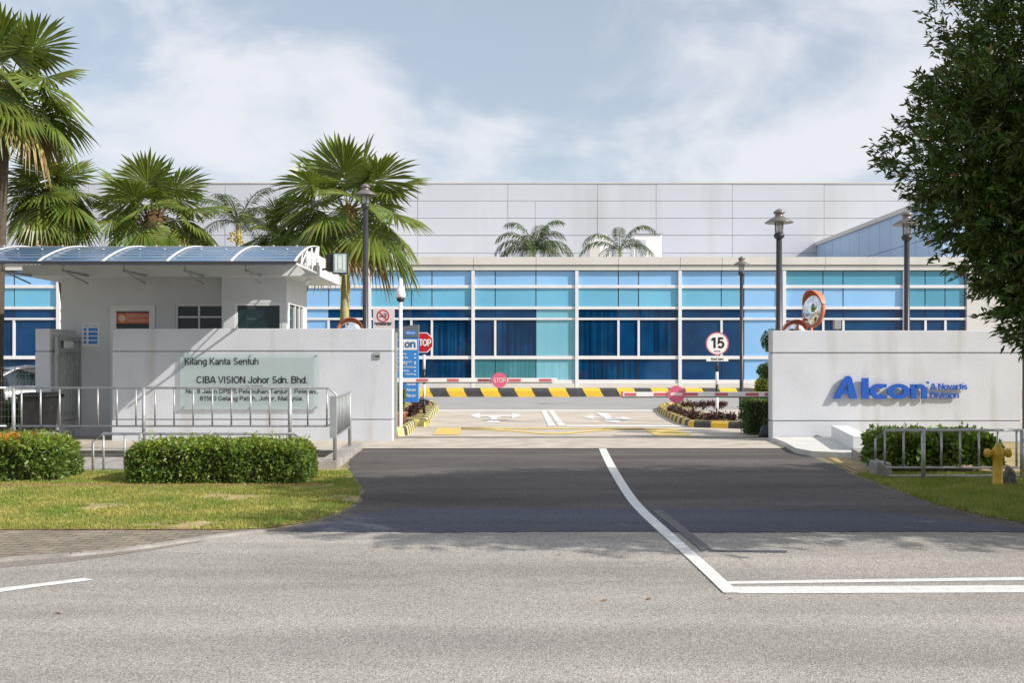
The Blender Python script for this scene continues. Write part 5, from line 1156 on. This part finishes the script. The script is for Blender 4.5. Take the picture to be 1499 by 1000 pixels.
r = ball_bush('potted_bush', 'small green potted bush between left gate wall and totem', [(XX(583, 24.6), 24.6, ZZ(577, 24.6), .17, .25), (XX(583, 24.6), 24.6, ZZ(592, 24.6), .15, .22)], 2200, 'leafH', .05, None, cat='bush')
mb = MB(); mb.lathe(XX(583, 24.6), 24.6, [(.17, .0), (.22, .35), (.24, .36), (.24, .40), (.2, .40)], 18); mb.build('pot', M['terracotta'], r)
mb = MB(); x = XX(1124, 21.6); mb.lathe(x, 21.62, [(.17, 0), (.19, .02), (.13, .24), (.10, .26)], 16); tag(mb.build('black_pot', M['black']), 'small black pot beside the right gate wall base', 'pot')
def purple(label, path, n, size=.16, h=.28, m='leafPu'):
    path = [Vector(p) for p in path]
    for i, p in enumerate(path):
        k = 34; q = RNG.normal(0, 1, (k, 3)) * np.array([.045, .045, .02]) + np.array([p.x, p.y, p.z + .03]); up = np.tile([0, 0, .9], (k, 1)); V = [leaves(q, up, size * random.uniform(1.0, 1.4), .3, .75)]
        q2 = RNG.normal(0, 1, (k, 3)) * np.array([.06, .06, .035]) + np.array([p.x, p.y, p.z + h * .5]); V.append(leaves(q2, up * .5, size, .3, .7))
        o = fast_mesh('flower_bed_plant', np.concatenate(V), 4, M[m]); tag(o, label, 'plant', label)
bz = .13
purple('dark purple leafed bedding plant along the right flower bed kerb', [v + Vector((.12 + random.uniform(0, .2), .3 + random.uniform(0, .3), bz)) for v in [G(980, 610).lerp(G(1008, 622), t) for t in np.linspace(0, 1, 7)] + [G(1012, 624).lerp(G(1085, 625), t) for t in np.linspace(0, 1, 10)]], 1, .13, .19)
purple('small dark purple plant in back row of right flower bed', [Vector((XX(x_, 33.5), 33.5, bz)) for x_ in range(1003, 1066, 7)], 1, .13, .16)
purple('purple brown leafed plant in the left flower bed below totem', [G(600, 618).lerp(G(622, 598), t) + Vector((0, 0, bz)) for t in np.linspace(0, 1, 9)], 1, .17)
for x_ in (8, 24, 38, 50):
    pass
ball_bush('low_bush', 'green bush in front of the silver parked car', [(XX(34, 23.8), 23.8, .45, .4, .38), (XX(10, 23.8), 23.8, .4, .4, .35)], 1800, 'leafH', .08, cat='bush')

# ------------------------------------------------------------------ big leafy tree at the right
tr = root('leafy_tree', (8.4, 9.9, 0), 'big dark leafy tree overhanging the right side of the view', 'tree')
TB = (8.4, 10.9)
mb = MB(); mb.tube([(8.4, 9.9, 0), (8.35, 9.9, .8), (8.2, 9.8, 1.8), (8.1, 9.7, 3), (8, 9.8, 4.6), (8.0, 9.9, 6.2)], [.24, .19, .17, .14, .1, .05], 14)
blobs = [(4.80, 9.5, 3.6, 1.1), (4.85, 9.5, 2.95, .85), (5.55, 9.6, 4.5, 1.4), (5.25, 9.5, 2.3, .75), (6.0, 9.6, 3.0, 1.3), (6.4, 9.3, 4.9, 1.0), (6.9, 9.6, 4.8, 1.4), (7.0, 9.6, 3.4, 1.5),
         (8.2, 10.2, 4.4, 1.9), (8.3, 10.0, 5.0, 1.4), (7.2, 10.8, 4.0, 1.6), (9.6, 10.4, 4.0, 1.8), (10.8, 10.0, 3.8, 1.6), (5.75, 9.4, 1.95, .6), (5.7, 7.7, 3.9, 1.15), (7.0, 8.0, 4.3, 1.4), (8.6, 8.2, 4.2, 1.6), (10.2, 7.9, 4.1, 1.6), (11.8, 8.2, 4.0, 1.6), (6.2, 10.6, 4.0, 1.2), (4.95, 7.25, 4.35, .95), (6.3, 7.2, 4.2, 1.1), (9.2, 11.2, 4.0, 1.5), (11.2, 11.4, 4.0, 1.5)]
for (x, y, z, R) in blobs:
    s = Vector((8.15, 9.75, min(2.3, z * .6))); e = Vector((x, y, z)); m_ = s.lerp(e, .5) + Vector((0, 0, .25)); mb.tube([s, m_, e], [.08, .05, .02], 7)
mb.build('trunk', M['bark'], tr)
PT = []; NT = []
rg = np.random.default_rng(21)
twm = MB()
for (x, y, z, R) in blobs:
    nc = int((900 if x < 6.1 and y > 9 else 460) * R ** 2)                     # leaf rosettes on this limb's head
    v = rg.normal(0, 1, (nc, 3)); v /= np.linalg.norm(v, axis=1)[:, None]; rr = R * (1 - .5 * rg.random(nc) ** 1.6) * (1 + .13 * np.sin(v[:, 0] * 7 + v[:, 2] * 9 + x * 3))
    c = np.array([x, y, z]) + v * rr[:, None] * np.array([1, 1, .92]); 
    for ci, vi in zip(c, v):
        dr_ = vi * .8 + np.array([-.05, 0, .35]); dr_ /= np.linalg.norm(dr_); k = 21; t = rg.random(k)[:, None]
        PT.append(ci + dr_ * t * .16 + rg.normal(0, .022, (k, 3))); NT.append(np.tile(dr_ * .9, (k, 1)))
PT = np.concatenate(PT); NT = np.concatenate(NT)
nn_ = len(PT); mi = (rg.random(nn_) < .006).astype('i')
fast_mesh('crown', leaves(PT, NT, .082, .30, .6), 4, [M['leafT'], M['leafO']], tr, mi=mi)
print('tree leaves', nn_)

# ------------------------------------------------------------------ grass blades, litter
def inside(poly, x, y):
    c = np.zeros(len(x), bool); n = len(poly)
    for i in range(n):
        x0, y0 = poly[i].x, poly[i].y; x1, y1 = poly[(i + 1) % n].x, poly[(i + 1) % n].y
        if y0 == y1: continue
        k = ((y0 > y) != (y1 > y)) & (x < (x1 - x0) * (y - y0) / (y1 - y0) + x0); c ^= k
    return c
def grass(name, poly, x0, x1, y0, y1, n, hgt, thin, label):
    x = RNG.uniform(x0, x1, n); y = RNG.uniform(y0, y1, n); k = inside(poly, x, y)
    pat = np.sin(x * 2.3 + np.sin(y * 3.1) * 1.3) * np.sin(y * 2.9 + np.cos(x * 1.7) * 1.5) + .35 * np.sin(x * 9 + y * 5) * np.sin(y * 11 - x * 4)
    k &= ~((np.abs(y - 13.2) < .17) & (x < -2.3) & (RNG.random(n) < .8))
    k &= (RNG.random(n) < np.clip(1.0 - (pat - .45) * thin, .08, 1)); x, y = x[k], y[k]; n = len(x)
    a = RNG.uniform(0, 6.28, n); l = hgt * RNG.uniform(.5, 1.3, n); lean = RNG.normal(0, .55, (n, 2)); w = .006
    b = np.stack([x, y, np.full(n, .004)], 1); s = np.stack([np.cos(a), np.sin(a), np.zeros(n)], 1) * w; t = b + np.stack([lean[:, 0] * l, lean[:, 1] * l, l], 1)
    tag(fast_mesh(name, np.stack([b - s, b + s, t], 1).reshape(-1, 3), 3, M['grass']), label, 'grass', kind='stuff')
grass('grass', verge, -7.6, -1.5, 9.7, 15.0, 140000, .030, 3.6, 'short sunlit patchy grass on the left verge')
grass('grass', verge2, 3.2, 8.5, 9.8, 14.6, 90000, .05, 1.2, 'shaded thin grass on the right verge')
for i, (x_, y_, c_) in enumerate(((885, 883, 0), (950, 881, 1), (1069, 880, 1), (85, 902, 0), (818, 815, 0))):
    q = G(x_, y_); k = .022; a = random.uniform(0, 3); mb = MB()
    pts = [(math.cos(a + t) * k * s, math.sin(a + t) * k * s * .8) for t, s in ((0, 1.3), (.7, .6), (1.57, .5), (2.4, .6), (3.14, 1.2), (3.9, .6), (4.7, .5), (5.5, .6))]
    top = [mb.bm.verts.new((q.x + px_, q.y + py_, .012 + .014 * abs(math.sin(3 * j)))) for j, (px_, py_) in enumerate(pts)]; c0 = mb.bm.verts.new((q.x, q.y, .011))
    for j in range(8): mb.bm.faces.new((c0, top[j], top[(j + 1) % 8]))
    tag(mb.build('fallen_leaf', M['litter']), 'small dry orange leaf lying on the grey road', 'leaf', 'fallen leaves on the road')
